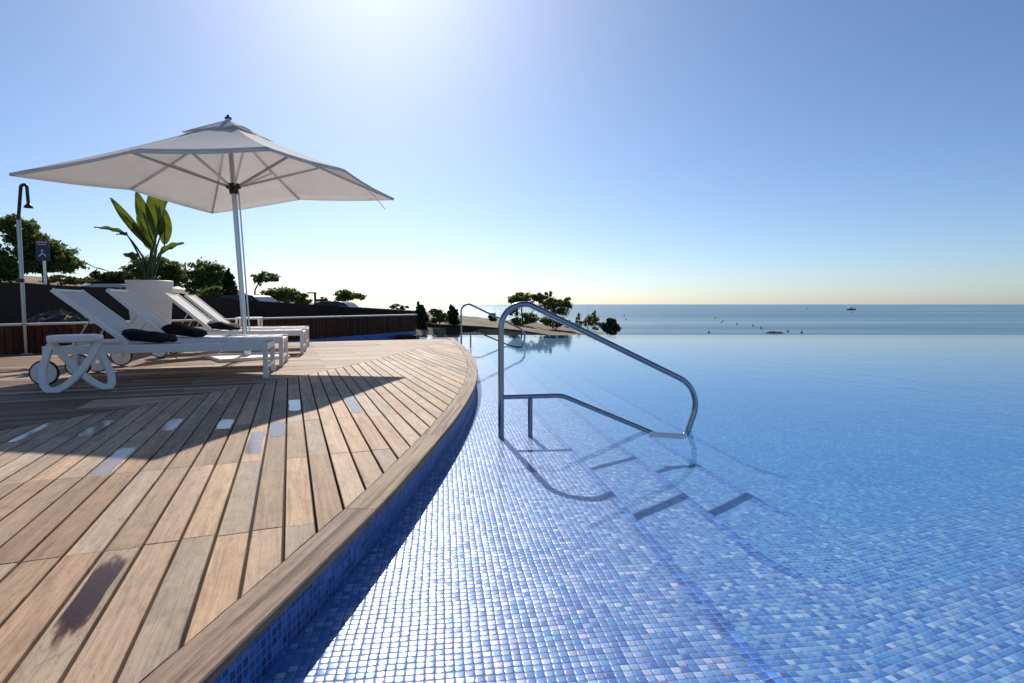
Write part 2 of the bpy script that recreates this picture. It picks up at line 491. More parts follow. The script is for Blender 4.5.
def fabric_material(name, col, trans=.0, weave=400):
    m, nt, b = newmat(name); T = NT(nt)
    tc = T.n('ShaderNodeTexCoord')
    nz = T.noise(tc.outputs['Object'], 3, 4)
    c = T.mix(nz.outputs['Fac'], tuple(x * .92 for x in col), tuple(min(1, x * 1.05) for x in col))
    T.l(c, b.inputs['Base Color']); b.inputs['Roughness'].default_value = .85
    b.inputs['Specular IOR Level'].default_value = .2
    wv = T.noise(tc.outputs['Object'], weave, 2)
    T.l(T.bump(wv.outputs['Fac'], .15, .002), b.inputs['Normal'])
    if trans:
        tl = T.n('ShaderNodeBsdfTranslucent'); T.l(c, tl.inputs['Color'])
        mx = T.n('ShaderNodeMixShader'); mx.inputs[0].default_value = trans
        T.l(b.outputs[0], mx.inputs[1]); T.l(tl.outputs[0], mx.inputs[2])
        T.l(mx.outputs[0], nt.nodes['Material Output'].inputs['Surface'])
    return m
M['canopy'] = fabric_material('canopy_cloth', (.86, .835, .81), .45)
M['sling'] = fabric_material('white_sling', (.84, .81, .76), .25, 250)
M['towel'] = fabric_material('black_towel', (.012, .012, .014), 0, 160)
M['white'] = simple('white_paint', (.86, .81, .74), .42, var=.03, scale=4)
M['pot'] = simple('white_pot', (.74, .72, .70), .5, var=.04, scale=3)
M['alu'] = simple('aluminium', (.60, .60, .61), .30, metal=.9, var=.05, scale=6)
M['steel'] = simple('stainless_steel', (.30, .30, .32), .20, metal=1, var=.05, scale=14)
M['black'] = simple('black_plastic', (.015, .015, .016), .45, var=.1)
M['rubber'] = simple('black_rubber', (.012, .012, .012), .7, var=.1)
M['soil'] = simple('soil', (.05, .035, .025), .95, var=.3, scale=20, bump=.8)
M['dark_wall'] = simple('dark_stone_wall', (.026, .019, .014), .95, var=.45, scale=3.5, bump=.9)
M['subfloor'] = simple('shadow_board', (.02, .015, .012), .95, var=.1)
M['fence_wood'] = wood_material('fence_slats', (.62, .36, .25), .42)
M['cap'] = simple('pale_capping', (.62, .57, .53), .6, var=.06)
M['rock'] = simple('grey_rock', (.07, .066, .062), .95, var=.4, scale=6, bump=.9)
M['car_dark'] = simple('black_car_paint', (.012, .013, .016), .18, var=.05, spec=.8)
M['car_silver'] = simple('silver_car_paint', (.52, .54, .56), .25, metal=.5, var=.03)
M['glass'] = simple('car_glass', (.03, .035, .04), .08, var=.05, spec=.9)
M['sign_blue'] = simple('sign_blue', (.02, .035, .09), .45, var=.05)
M['sign_band'] = simple('sign_band', (.07, .03, .07), .45, var=.05)
M['sign_white'] = simple('sign_white', (.75, .76, .78), .5, var=.02)
M['headlight'] = simple('headlight_lens', (.6, .62, .65), .1, var=.05)

def leaf_material():
    m, nt, b = newmat('paddle_leaf'); T = NT(nt)
    uv = T.n('ShaderNodeUVMap'); uv.uv_map = 'UVMap'
    geo = T.n('ShaderNodeNewGeometry')
    wv = T.n('ShaderNodeTexWave'); wv.inputs['Scale'].default_value = 9; wv.inputs['Distortion'].default_value = 1.5
    T.l(T.map(uv.outputs[0], (1, .35, 1)), wv.inputs['Vector'])
    n = T.noise(uv.outputs[0], 5, 4)
    c = T.mix(n.outputs['Fac'], (.016, .048, .010, 1), (.042, .100, .020, 1))
    c = T.mix(T.math('MULTIPLY', wv.outputs['Fac'], .35), c, (.03, .05, .015, 1))
    T.l(c, b.inputs['Base Color']); b.inputs['Roughness'].default_value = .35
    tl = T.n('ShaderNodeBsdfTranslucent'); T.l(T.mix(.6, c, (.30, .34, .01, 1)), tl.inputs['Color'])
    mx = T.n('ShaderNodeMixShader'); mx.inputs[0].default_value = .34
    T.l(b.outputs[0], mx.inputs[1]); T.l(tl.outputs[0], mx.inputs[2])
    T.l(mx.outputs[0], nt.nodes['Material Output'].inputs['Surface'])
    return m
M['leaf'] = leaf_material()

# ------------------------------------------------------------------ deck
DZ = 0.15
A1 = R(21.3)
E1 = np.array((-math.sin(A1), math.cos(A1)))      # along the planks of the fan by the pool
P1 = np.array((math.cos(A1), math.sin(A1)))       # across them, and along the planks of the rear field
EDGE = [(-1.02, -1.6), (-.90, -.6), (-.775, .3), (-.665, 1.155), (-.580, 1.80), (-.500, 2.50), (-.428, 3.45), (-.385, 4.3), (-.366, 5.2),
        (-.376, 6.0), (-.415, 6.8), (-.490, 7.7), (-.585, 8.6), (-.74, 9.7), (-.93, 10.9), (-1.13, 12.05), (-1.33, 13.15), (-1.42, 13.6)]
BOUND = [(-4.6, -1.6), (-3.75, 1.6), (-3.25, 3.5), (-2.97, 4.4), (-2.62, 5.55), (-2.30, 6.6), (-2.02, 8.0), (-1.76, 9.9), (-1.56, 11.6), (-1.43, 13.05), (-1.42, 13.5)]
FENCE = [(-14.0, 1.36), (-2.70, 15.9)]
def resample(pts, n):
    pts = np.array(pts, float)
    # Catmull-Rom through the points
    out = []
    P = np.vstack([2 * pts[0] - pts[1], pts, 2 * pts[-1] - pts[-2]])
    for i in range(1, len(P) - 2):
        for k in range(10):
            t = k / 10
            out.append(.5 * ((2 * P[i]) + (-P[i - 1] + P[i + 1]) * t + (2 * P[i - 1] - 5 * P[i] + 4 * P[i + 1] - P[i + 2]) * t * t + (-P[i - 1] + 3 * P[i] - 3 * P[i + 1] + P[i + 2]) * t ** 3))
    out.append(P[-2]); out = np.array(out)
    s = np.r_[0, np.cumsum(np.linalg.norm(np.diff(out, axis=0), axis=1))]
    u = np.linspace(0, s[-1], n)
    return np.c_[np.interp(u, s, out[:, 0]), np.interp(u, s, out[:, 1])], u
edge_c, edge_s = resample(EDGE, 170)
def offset(c, d):
    t = np.gradient(c, axis=0); t /= np.linalg.norm(t, axis=1)[:, None]
    return c + np.c_[-t[:, 1], t[:, 0]] * d       # positive: to the left of travel (into the deck)
gap_c = offset(edge_c, .119)
bound_c, _ = resample(BOUND, 120)

def rnd_col(): return (random.random(), random.random(), random.random(), 1)

def plank(mb, q, z0, z1, org, ux, col, mi=0):
    """q: four plan corners (start-left, start-right, end-right, end-left); bevelled top"""
    q = [np.array(p, float) for p in q]
    uy = np.array((-ux[1], ux[0]))
    f = lambda p: ((p - org) @ ux, (p - org) @ uy)
    cen = sum(q) / 4
    be = .0022
    top = []
    for p in q:
        d = cen - p; a = d @ ux; b_ = d @ uy
        top.append(p + ux * math.copysign(be * .7, a) + uy * math.copysign(be, b_))
    T = [(p[0], p[1], z1) for p in top]; Mid = [(p[0], p[1], z1 - be) for p in q]; B = [(p[0], p[1], z0) for p in q]
    mb.face(T, [f(p) for p in top], col, mi)
    for i in range(4):
        j = (i + 1) % 4
        mb.face([Mid[i], Mid[j], T[j], T[i]], [f(q[i]), f(q[j]), f(top[j]), f(top[i])], col, mi)
        mb.face([B[i], B[j], Mid[j], Mid[i]], [f(q[i]), f(q[j]), f(q[j]), f(q[i])], col, mi)

PITCH, C0, GAPW = .109, -.257, .0105
deck = MB()
def curve_ct(c, e, p): return np.c_[c @ p, c @ e]
gct = curve_ct(gap_c, E1, P1); bct = curve_ct(bound_c, E1, P1)
# monotone in the across coordinate, so the crossing of a plank side with either curve is a lookup
def lookup(ct, c):
    o = np.argsort(ct[:, 0]); return float(np.interp(c, ct[o, 0], ct[o, 1]))
JOINT = .985
for k in range(-38, 40):
    ca = C0 + k * PITCH + GAPW / 2; cb = C0 + (k + 1) * PITCH - GAPW / 2
    cm = (ca + cb) / 2
    if cb > gct[:, 0].max() - .01: break
    def t0(c): return (lookup(gct, c) + .012) if c > gct[:, 0].min() else -1.2
    def t1(c): return lookup(bct, c) - .004 if c > bct[:, 0].min() else -1.2
    sa, sb, ea, eb = t0(ca), t0(cb), t1(ca), t1(cb)
    if min(ea - sa, eb - sb) < .03: continue
    cuts = []
    t = 2.165 - 4 * JOINT
    while t < max(ea, eb):
        jt = t + random.uniform(-.01, .01)
        if jt > max(sa, sb) + .1 and jt < min(ea, eb) - .1: cuts.append(jt)
        t += JOINT
    segs = [(sa, sb)] + [(c, c) for c in cuts] + [(ea, eb)]
    org = P1 * ca
    for i in range(len(segs) - 1):
        g0 = .0008 if i > 0 else 0; g1 = .0008 if i < len(segs) - 2 else 0
        q = [P1 * ca + E1 * (segs[i][0] + g0), P1 * cb + E1 * (segs[i][1] + g0), P1 * cb + E1 * (segs[i + 1][1] - g1), P1 * ca + E1 * (segs[i + 1][0] - g1)]
        dz = random.uniform(-.0012, .0010)
        plank(deck, q, DZ - .024, DZ + dz, org, E1, rnd_col())
tag(deck.build('pool_deck', M['deck_wood']), 'weathered teak deck of planks fanning to the curved pool edge', 'deck', kind='structure')

rear = MB()
bct2 = curve_ct(bound_c, P1, E1)      # across = E1, along = P1
fA, fB = np.array(FENCE[0]), np.array(FENCE[1]); fd = (fB - fA) / np.linalg.norm(fB - fA)
def fence_t(c):                        # point on the fence line with E1-coordinate c -> P1-coordinate
    s = (c - fA @ E1) / (fd @ E1); return (fA + fd * s) @ P1
REAR_END = 12.90
c = -2.6
while c + PITCH < REAR_END + .02:
    ca = c + .003; cb = c + PITCH - .003
    s0 = max(-10.5, fence_t(ca) + .02) if ca > 6 else -10.5
    s1 = max(-10.5, fence_t(cb) + .02) if cb > 6 else -10.5
    ea = lookup(bct2, ca) - .006; eb = lookup(bct2, cb) - .006
    cuts = []
    t = -12 + random.choice((0, .7, 1.3))
    while t < max(ea, eb):
        if t > max(s0, s1) + .2 and t < min(ea, eb) - .2: cuts.append(t)
        t += 1.95
    segs = [(s0, s1)] + [(x, x) for x in cuts] + [(ea, eb)]
    if min(ea - s0, eb - s1) > .05:
        for i in range(len(segs) - 1):
            g0 = .001 if i > 0 else 0; g1 = .001 if i < len(segs) - 2 else 0
            q = [E1 * ca + P1 * (segs[i][0] + g0), E1 * ca + P1 * (segs[i + 1][0] - g1), E1 * cb + P1 * (segs[i + 1][1] - g1), E1 * cb + P1 * (segs[i][1] + g0)]
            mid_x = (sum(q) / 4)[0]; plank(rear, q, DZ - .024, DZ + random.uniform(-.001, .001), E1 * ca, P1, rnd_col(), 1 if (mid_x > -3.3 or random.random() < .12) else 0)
    c += PITCH
tag(rear.build('rear_deck', [M['deck_wet'], M['deck_wood']]), 'darker damp teak deck under the sun loungers', 'deck', kind='structure')

# edging board along the pool, in lengths
lip = MB()
i = 0; n = len(edge_c)
outer = offset(edge_c, -.004)
lens = [14, 13, 15, 14, 12, 14, 13, 14, 15, 13, 14, 12, 20]
for L in lens:
    j = min(i + L, n - 1)
    if j <= i: break
    col = rnd_col(); col = (col[0] * .5 + .35, col[1] * .6, col[2], 1)
    zt = DZ + .002 + random.uniform(-.0005, .0005)
    for k in range(i, j):
        a, b_ = k, k + 1
        o0, o1, g0, g1 = outer[a], outer[b_], gap_c[a], gap_c[b_]
        if k == i: o0 = o0 + (o1 - o0) * .01; g0 = g0 + (g1 - g0) * .01
        if k == j - 1: o1 = o1 - (o1 - o0) * .01; g1 = g1 - (g1 - g0) * .01
        u0, u1 = edge_s[a], edge_s[b_]
        oi0 = o0 + (g0 - o0) * .03; oi1 = o1 + (g1 - o1) * .03
        lip.face([(*oi0, zt), (*oi1, zt), (*g1, zt), (*g0, zt)], [(u0, 0), (u1, 0), (u1, .119), (u0, .119)], col)
        lip.face([(*o0, zt - .004), (*o1, zt - .004), (*oi1, zt), (*oi0, zt)], [(u0, -.004), (u1, -.004), (u1, 0), (u0, 0)], col)
        lip.face([(*o0, zt - .030), (*o1, zt - .030), (*o1, zt - .004), (*o0, zt - .004)], [(u0, -.03), (u1, -.03), (u1, -.004), (u0, -.004)], col)
        lip.face([(*g0, zt), (*g1, zt), (*g1, zt - .030), (*g0, zt - .030)], [(u0, .119), (u1, .119), (u1, .16), (u0, .16)], col)
        lip.face([(*g0, zt - .030), (*g1, zt - .030), (*o1, zt - .030), (*o0, zt - .030)], None, col)
        if k in (i, j - 1):
            o_, g_ = (o0, g0) if k == i else (o1, g1)
            lip.face([(*o_, zt - .03), (*g_, zt - .03), (*g_, zt), (*o_, zt - .004)], None, col)
    i = j
tag(lip.build('deck_edge', M['edge_wood'], fix=False), 'curved teak edging board above the pool', 'deck edge', kind='structure')

# dark support sheet under the boards
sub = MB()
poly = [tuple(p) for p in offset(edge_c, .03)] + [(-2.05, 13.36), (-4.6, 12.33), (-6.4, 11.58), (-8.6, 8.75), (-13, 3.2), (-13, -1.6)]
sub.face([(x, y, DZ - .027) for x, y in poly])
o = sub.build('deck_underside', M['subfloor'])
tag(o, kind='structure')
# face of the rear deck towards the water behind it
fc = MB()
a = E1 * 12.9 + P1 * (-6.4 + 5.2); 
p0 = E1 * 12.9 + P1 * (-1.9); p1 = E1 * 12.9 + P1 * 3.46
fc.bar((p0[0], p0[1], .02), (p1[0], p1[1], .02), .2, .03)
fc.build('deck_fascia', M['fence_wood']); tag(bpy.data.objects['deck_fascia'], kind='structure')

# ------------------------------------------------------------------ pool basin
PW = np.array
basin = MB()
wall_c = offset(edge_c, .022)
for k in range(len(wall_c) - 1):
    a, b_ = wall_c[k], wall_c[k + 1]; u0, u1 = edge_s[k], edge_s[k + 1]
    basin.face([(*a, -.06), (*b_, -.06), (*b_, .1225), (*a, .1225)], [(u0, -.06), (u1, -.06), (u1, .1225), (u0, .1225)])
tag(basin.build('pool_wall', M['tile_wall'], fix=False, smooth=True), kind='structure')

# step edges: each follows the deck, turns a rounded corner and runs on along the near side of the basin
ZS = -.022
LEV = [ZS, -.118, -.210, -.285, -.40]
WID = [0, .485, .985, 1.50]
BOFF = [.74, 1.34, 1.94, 2.56]
RAD = [.30, .38, .46, .60]
FAR = [(-1.05, 16.9), (-.90, 15.2), (-.62, 12.6), (-.30, 9.8), (-.02, 7.2), (.24, 4.95), (.405, 3.75), (.515, 2.94), (.625, 2.0), (.74, 1.05), (.85, .1), (.96, -.8)]
far_c, _ = resample(FAR, 240)
aB = R(22); dB = PW((math.cos(aB), math.sin(aB))); nB = PW((-dB[1], dB[0]))
def step_edge(k):
    c = offset(far_c, WID[k])                       # travel is towards the camera: left is the pool side
    # the corner: where the curve meets the near line
    f = c @ nB - BOFF[k]
    i = int(np.argmax(f < 0))
    X = c[i - 1] + (c[i] - c[i - 1]) * f[i - 1] / (f[i - 1] - f[i])
    dA = c[i] - c[i - 4]; dA = dA / np.linalg.norm(dA)
    turn = math.acos(float(np.clip(dA @ dB, -1, 1))); tl = RAD[k] * math.tan(turn / 2)
    a0 = X - dA * tl; cen = a0 + RAD[k] * PW((-dA[1], dA[0]))
    aA = math.atan2(dA[1], dA[0]) - math.pi / 2
    keep = [p for p in c if (p - a0) @ dA < -.01]
    A = np.array(keep + [a0]); s_ = np.r_[0, np.cumsum(np.linalg.norm(np.diff(A, axis=0), axis=1))]
    u = np.linspace(0, s_[-1], 80); A = np.c_[np.interp(u, s_, A[:, 0]), np.interp(u, s_, A[:, 1])]
    arc = [cen + RAD[k] * PW((math.cos(aA + turn * j / 16), math.sin(aA + turn * j / 16))) for j in range(1, 17)]
    tail = [arc[-1] + dB * q for q in np.linspace(.8, 22, 14)]
    return np.vstack([A, PW(arc), PW(tail)])
EDG = [step_edge(k) for k in range(4)]
NE = len(EDG[0]); MID = 88
A7 = R(7.0)
gx = PW((math.cos(A7), math.sin(A7))); gy = PW((-gx[1], gx[0]))
def uvp(p, k): return (float(p @ gx), float(p @ gy)) if k < MID else (float(p @ dB) + .007, float(p @ nB) + .011)
shelf = MB()
bc = EDG[0]
bt = np.gradient(bc, axis=0); bt /= np.linalg.norm(bt, axis=1)[:, None]
outw = np.c_[bt[:, 1], -bt[:, 0]]
r1, r2 = bc + outw * 1.0, bc + outw * 7.0
for A_, B_ in ((bc, r1), (r1, r2)):
    for k in range(NE - 1):
        q = [A_[k], A_[k + 1], B_[k + 1], B_[k]]
        shelf.face([(*p, ZS) for p in q], [(p @ gx, p @ gy) for p in q])
tag(shelf.build('pool_shelf', M['tile_shelf'], fix=False), 'shallow pearly mosaic entry shelf of the pool', 'pool floor', kind='structure')
steps = MB()
for j in range(4):
    C_ = EDG[j]; cs = np.r_[0, np.cumsum(np.linalg.norm(np.diff(C_, axis=0), axis=1))]
    tt_ = np.gradient(C_, axis=0); tt_ /= np.linalg.norm(tt_, axis=1)[:, None]; ow = np.c_[tt_[:, 1], -tt_[:, 0]]
    N_ = C_ + ow * .054
    for k in range(NE - 1):
        steps.face([(*C_[k], LEV[j]), (*C_[k + 1], LEV[j]), (*C_[k + 1], LEV[j + 1]), (*C_[k], LEV[j + 1])], [(cs[k], 0), (cs[k + 1], 0), (cs[k + 1], LEV[j] - LEV[j + 1]), (cs[k], LEV[j] - LEV[j + 1])])
        z = LEV[j] + .0015
        if j == 0 or k < 84: steps.face([(*N_[k], z), (*N_[k + 1], z), (*C_[k + 1], z), (*C_[k], z)], [(.001, cs[k]), (.001, cs[k + 1]), (.051, cs[k + 1]), (.051, cs[k])], mi=1)  # strip on the upper tread edge, the riser's shadow band put into colour
        if j < 3:
            D_ = EDG[j + 1]; q = [C_[k], C_[k + 1], D_[k + 1], D_[k]]
            steps.face([(*p, LEV[j + 1]) for p in q], [uvp(p, k) for p in q], mi=(2, 3, 0)[j])
tag(steps.build('pool_steps', [M['tile_deep'], M['tile_step_shade'], M['tile_first'], M['tile_second']], fix=False), 'wide submerged mosaic steps', 'pool steps', kind='structure')
deep = MB()
g2 = PW((math.cos(R(20)), math.sin(R(20)))); g3 = PW((-g2[1], g2[0]))
zf = lambda p: LEV[4] + .31 * smoothstep(5.5, 17.3, p[1])
grid = np.stack(np.meshgrid(np.linspace(-6, 40, 47), np.linspace(-6, 18, 25)), -1)
for j in range(24):
    for i_ in range(46):
        q = [grid[j, i_], grid[j, i_ + 1], grid[j + 1, i_ + 1], grid[j + 1, i_]]
        deep.face([(*p, zf(p)) for p in q], [(p @ g2, p @ g3) for p in q])
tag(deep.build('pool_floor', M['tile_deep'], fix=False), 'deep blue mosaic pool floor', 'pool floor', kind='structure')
# infinity wall and catch edge
inf = MB()
inf.box((18.5, 17.665, -.9), (43, .12, 1.78))
tag(inf.build('infinity_wall', M['tile_deep']), kind='structure')

# water body (closed)
WP = [(-1.62, -3.5), (38, -3.5), (38, 17.6), (-2.9, 17.6), (-2.78, 15.80), (-6.45, 11.08), (-2.4, 11.6), (-1.62, 9)]
wm = MB()
zb = -2.4
wm.face([(x, y, 0) for x, y in WP]); wm.face([(x, y, zb) for x, y in reversed(WP)])
for k in range(len(WP)):
    a, b_ = WP[k], WP[(k + 1) % len(WP)]
    wm.face([(*a, zb), (*b_, zb), (*b_, 0), (*a, 0)])
ob = wm.build('pool_water', M['pool_water'])
bm = bmesh.new(); bm.from_mesh(ob.data); bmesh.ops.remove_doubles(bm, verts=bm.verts, dist=1e-5); bmesh.ops.triangulate(bm, faces=bm.faces); bmesh.ops.recalc_face_normals(bm, faces=bm.faces); bm.to_mesh(ob.data); bm.free()
tag(ob, 'calm clear pool water running to the infinity edge', 'water', kind='structure')
# tiled pool wall in shade below the slatted fence, and the small dark block at its end
cp = MB()
fnn = PW((fd[1], -fd[0]))
q0 = fA + fd * 14.3 + fnn * .10; q1 = fA + fd * 18.36 + fnn * .10
Lw = float(np.linalg.norm(q1 - q0)); w2 = -fnn * .06
cp.face([(*q0, -.6), (*q1, -.6), (*q1, .215), (*q0, .12)], [(0, -.6), (Lw, -.6), (Lw, .215), (0, .12)])
cp.face([(*q0, .12), (*q1, .215), (*(q1 + w2), .215), (*(q0 + w2), .12)], [(0, 0), (Lw, 0), (Lw, .06), (0, .06)])
cp.face([(*q1, -.6), (*(q1 + w2), -.6), (*(q1 + w2), .215), (*q1, .215)], [(0, -.6), (.06, -.6), (.06, .215), (0, .215)])
tag(cp.build('pool_end_wall', M['tile_wall'], fix=False), 'dark blue tiled pool wall below the fence', 'pool wall', kind='structure')
blk = MB(); blk.box((-2.78, 15.2, -.05), (.52, .5, .36))
tag(blk.build('pool_coping', M['fence_wood'], bevel=.005), kind='structure')

# ------------------------------------------------------------------ sea
sea = MB()
xs = [-40000, -4000, -400, 0, 400, 4000, 40000]; ys = [46, 400, 4000, 40000]
for j in range(3):
    for i_ in range(6):
        sea.face([(xs[i_], ys[j], -8), (xs[i_ + 1], ys[j], -8), (xs[i_ + 1], ys[j + 1], -8), (xs[i_], ys[j + 1], -8)])
tag(sea.build('sea', M['sea']), 'blue grey sea out to the horizon', 'sea', kind='structure')

# ------------------------------------------------------------------ terrain
def dark_wall_y(x): return interp(x, [-40, -20, -12.6, -12.1, -11.1, -8.2, -4.8, -3.2], [6, 11, 14, 19, 24, 27, 27.4, 22])
def tz(x, y):
    fr = interp(x, [-40, -25, -20, -15, -12, -9.5, -6, -3.5, 0, 1.5, 3, 6, 12, 25], [3.2, 2.1, 1.3, .3, -.1, -.45, -.30, .08, -.10, -.25, -.42, -1.2, -3.5, -8.5])
    bk = interp(x, [-70, -36, -25, -17, -9, -5.7, 0, 3, 6, 8, 12, 22], [5.5, 2.9, 1.75, .95, .45, -.05, -.50, -.8, -1.1, -1.6, -4, -9.5])
    k = smoothstep(35, 45, y)
    z = fr * (1 - k) + bk * k
    z -= 14 * smoothstep(52, 95, y) * (1 if x > -30 else .8)
    z += .10 * (mnoise.noise(Vector((x * .35, y * .35, 0)))) + .06 * mnoise.noise(Vector((x * 1.1, y * 1.1, 3)))
    side = (fd[0] * (y - fA[1]) - fd[1] * (x - fA[0]))     # >0: beyond the fence
    if y < 21.8 and (side < .25 or x > -2.9):
        return -3.0
    if y < dark_wall_y(x) - .2 and x < -3:                # strip between fence and dark wall: rockery bank
        z = .12 + .62 * math.exp(-((x + 10.7) / .75) ** 2 - ((y - 13.4) / 1.1) ** 2) + .05 * mnoise.noise(Vector((x * 1.5, y * 1.5, 7)))
    return z
gm = MB()
gx_ = np.concatenate([np.arange(-110, -24, 3.0), np.arange(-24, 10, .5), np.arange(10, 30, 2.0)]); gy_ = np.concatenate([np.arange(-8, 50, .5), np.arange(50, 110, 3.0)])
Z = [[tz(x, y) for x in gx_] for y in gy_]
nxg = len(gx_)
gm.v = [(x, y, Z[j][i_]) for j, y in enumerate(gy_) for i_, x in enumerate(gx_)]
for j in range(len(gy_) - 1):
    for i_ in range(nxg - 1):
        gm.f.append((j * nxg + i_, j * nxg + i_ + 1, (j + 1) * nxg + i_ + 1, (j + 1) * nxg + i_)); gm.uv.append([(0, 0)] * 4); gm.col.append(None); gm.mi.append(0)
tag(gm.build('ground', M['ground'], smooth=True), 'dry sandy coastal ground with scrub', 'ground', kind='structure')

# dark retaining wall on the far side
def wall_strip(name, pts, thick, mat, label, cat, zb=-3):
    mb = MB()
    for (x0, y0, z0), (x1, y1, z1) in zip(pts[:-1], pts[1:]):
        d = PW((x1 - x0, y1 - y0)); d = d / np.linalg.norm(d); nn = PW((-d[1], d[0])) * thick
        a0, a1 = PW((x0, y0)), PW((x1, y1))
        for q in ([(*a0, zb), (*a1, zb), (*a1, z1), (*a0, z0)], [(*(a0 + nn), zb), (*(a1 + nn), zb), (*(a1 + nn), z1), (*(a0 + nn), z0)], [(*a0, z0), (*a1, z1), (*(a1 + nn), z1), (*(a0 + nn), z0)]):
            mb.face(q)
    for p, d2 in ((pts[0], 0), (pts[-1], 0)): pass
    o = mb.build(name, mat); return tag(o, label, cat)
wall_strip('retaining_wall', [(-20, 11, 1.6), (-12.6, 14, 1.50), (-12.05, 19, 1.42), (-11.1, 24, 1.12), (-8.2, 27, .86), (-4.6, 27.5, .62)], .3, M['dark_wall'],
           'long dark retaining wall in shade behind the low slatted fence', 'wall')
wall_strip('garden_wall', [(-4.2, 21.2, .30), (-3.1, 21.9, .20), (-1.2, 22.0, .10), (.4, 22.0, -.06), (1.5, 22.0, -.24), (3.4, 22.0, -.6)], .3, M['dark_wall'],
           'low dark garden wall just behind the infinity edge', 'wall')

# low slatted fence with a pale capping
fence = thing('slatted_fence', 'low brown vertical slatted fence with a pale capping along the rear deck', 'fence', (fA[0], fA[1], 0))
L = float(np.linalg.norm(fB - fA)); fn = PW((-fd[1], fd[0]))
sm = MB(); s = 0
while s < L - .02:
    w = .085
    c_ = fd * (s + w / 2)
    h = .565 + .075 * (s / L)
    Mx = Matrix(((fd[0], fn[0], 0), (fd[1], fn[1], 0), (0, 0, 1)))
    nb = len(sm.f)
    z0 = -.25
    sm.box((c_[0] + fn[0] * random.uniform(-.004, .004), c_[1] + fn[1] * random.uniform(-.004, .004), (z0 + h) / 2), (w, .024, h - z0), Mx)
    col = rnd_col()
    for q in range(nb, len(sm.f)):
        sm.col[q] = col; sm.uv[q] = [(z0, s), (z0, s + w), (h, s + w), (h, s)]
    s += .096
sm.build('slat_panel', M['fence_wood'], fence)
bk_ = MB()
a = fn * .05; b_ = fd * L + fn * .05
bk_.bar((a[0], a[1], .15), (b_[0], b_[1], .18), .78, .03, upv=(fn[0], fn[1], 0)); bk_.build('backing_board', M['subfloor'], fence)
cpm = MB()
Pc0 = (fn[0] * .02, fn[1] * .02, .583); Pc1 = (fd[0] * (L + .02) + fn[0] * .02, fd[1] * (L + .02) + fn[1] * .02, .66)
cpm.ribbon([Pc0, Pc1], .15, .035, (fn[0], fn[1], 0)); cpm.build('capping', M['cap'], fence, bevel=.004)

# ------------------------------------------------------------------ puddles on the planks
def film(name, k, ta, tb, label, mat, inset=.004, wob=.01, group=None, part=(0, 1)):
    ca = C0 + k * PITCH + GAPW / 2 + inset; cb = C0 + (k + 1) * PITCH - GAPW / 2 - inset
    ca, cb = ca + (cb - ca) * part[0], ca + (cb - ca) * part[1]
    cm = (ca + cb) / 2; hw = (cb - ca) / 2; tm = (ta + tb) / 2; hl = (tb - ta) / 2
    pts = []
    ph = random.random() * 50
    N = 56
    for i in range(N):
        a = 2 * math.pi * i / N
        cx = math.copysign(abs(math.cos(a)) ** .28, math.cos(a)) * hw
        cy = math.copysign(abs(math.sin(a)) ** .28, math.sin(a)) * hl
        w1 = mnoise.noise(Vector((math.cos(a) * 2.5, math.sin(a) * 2.5, ph))) + .5 * mnoise.noise(Vector((math.cos(a) * 7, math.sin(a) * 7, ph)))
        cx = max(-hw, min(hw, cx * (1 + .45 * w1)))
        cy = cy + math.copysign(w1 * wob * 4, math.sin(a)) * (1 if abs(math.sin(a)) > .5 else 0)
        p = P1 * (cm + cx) + E1 * (tm + cy)
        pts.append((p[0], p[1]))
    mb = MB()
    mb.face([(x, y, DZ + .0021) for x, y in pts], [((np.array(p) @ P1 - cm) / hw, (np.array(p) @ E1 - tm) / hl) for p in pts])
    for i in range(N):
        j = (i + 1) % N
        mb.face([(*pts[i], DZ + .0014), (*pts[j], DZ + .0014), (*pts[j], DZ + .0021), (*pts[i], DZ + .0021)])
    o = mb.build(name, mat)
    return tag(o, label, 'puddle', group)
G = 'puddles of rain water on the deck planks'
film('puddle', -12, 4.10, 4.66, 'long thin bright puddle on a plank at the far left of the deck', M['puddle'], group=G, part=(.05, .6))
film('puddle', -9, 4.12, 4.60, 'short bright puddle with a rounded end beside the long thin puddle', M['puddle'], group=G)
film('puddle', -5, 4.12, 4.50, 'small bright square puddle ending at a board joint in the umbrella shadow', M['puddle'], group=G)
film('puddle', -6, 3.16, 3.68, 'large pale puddle crossing the front edge of the umbrella shadow', M['puddle'], group=G)
film('puddle', 2, 4.55, 5.06, 'bright puddle on the plank below the front leg of the nearest lounger', M['puddle'], group=G)
film('puddle', 1, 3.70, 4.10, 'pale puddle at the shadow edge, half in the sun', M['puddle'], group=G)
film('puddle', 6, 4.30, 5.00, 'pale puddle near the pointed tip of the umbrella shadow', M['puddle'], group=G)
film('puddle', 0, 3.32, 3.86, 'upright pale puddle beside a wide dark gap at the shadow edge', M['puddle'], group=G)
film('puddle', -2, 4.05, 4.34, 'dull small puddle inside the umbrella shadow', M['puddle'], group=G)
film('wet_stain', -3, 1.56, 2.15, 'dark purplish wet stain on a sunlit plank near the camera', M['stain'], inset=.006, wob=.014, part=(.06, .98))

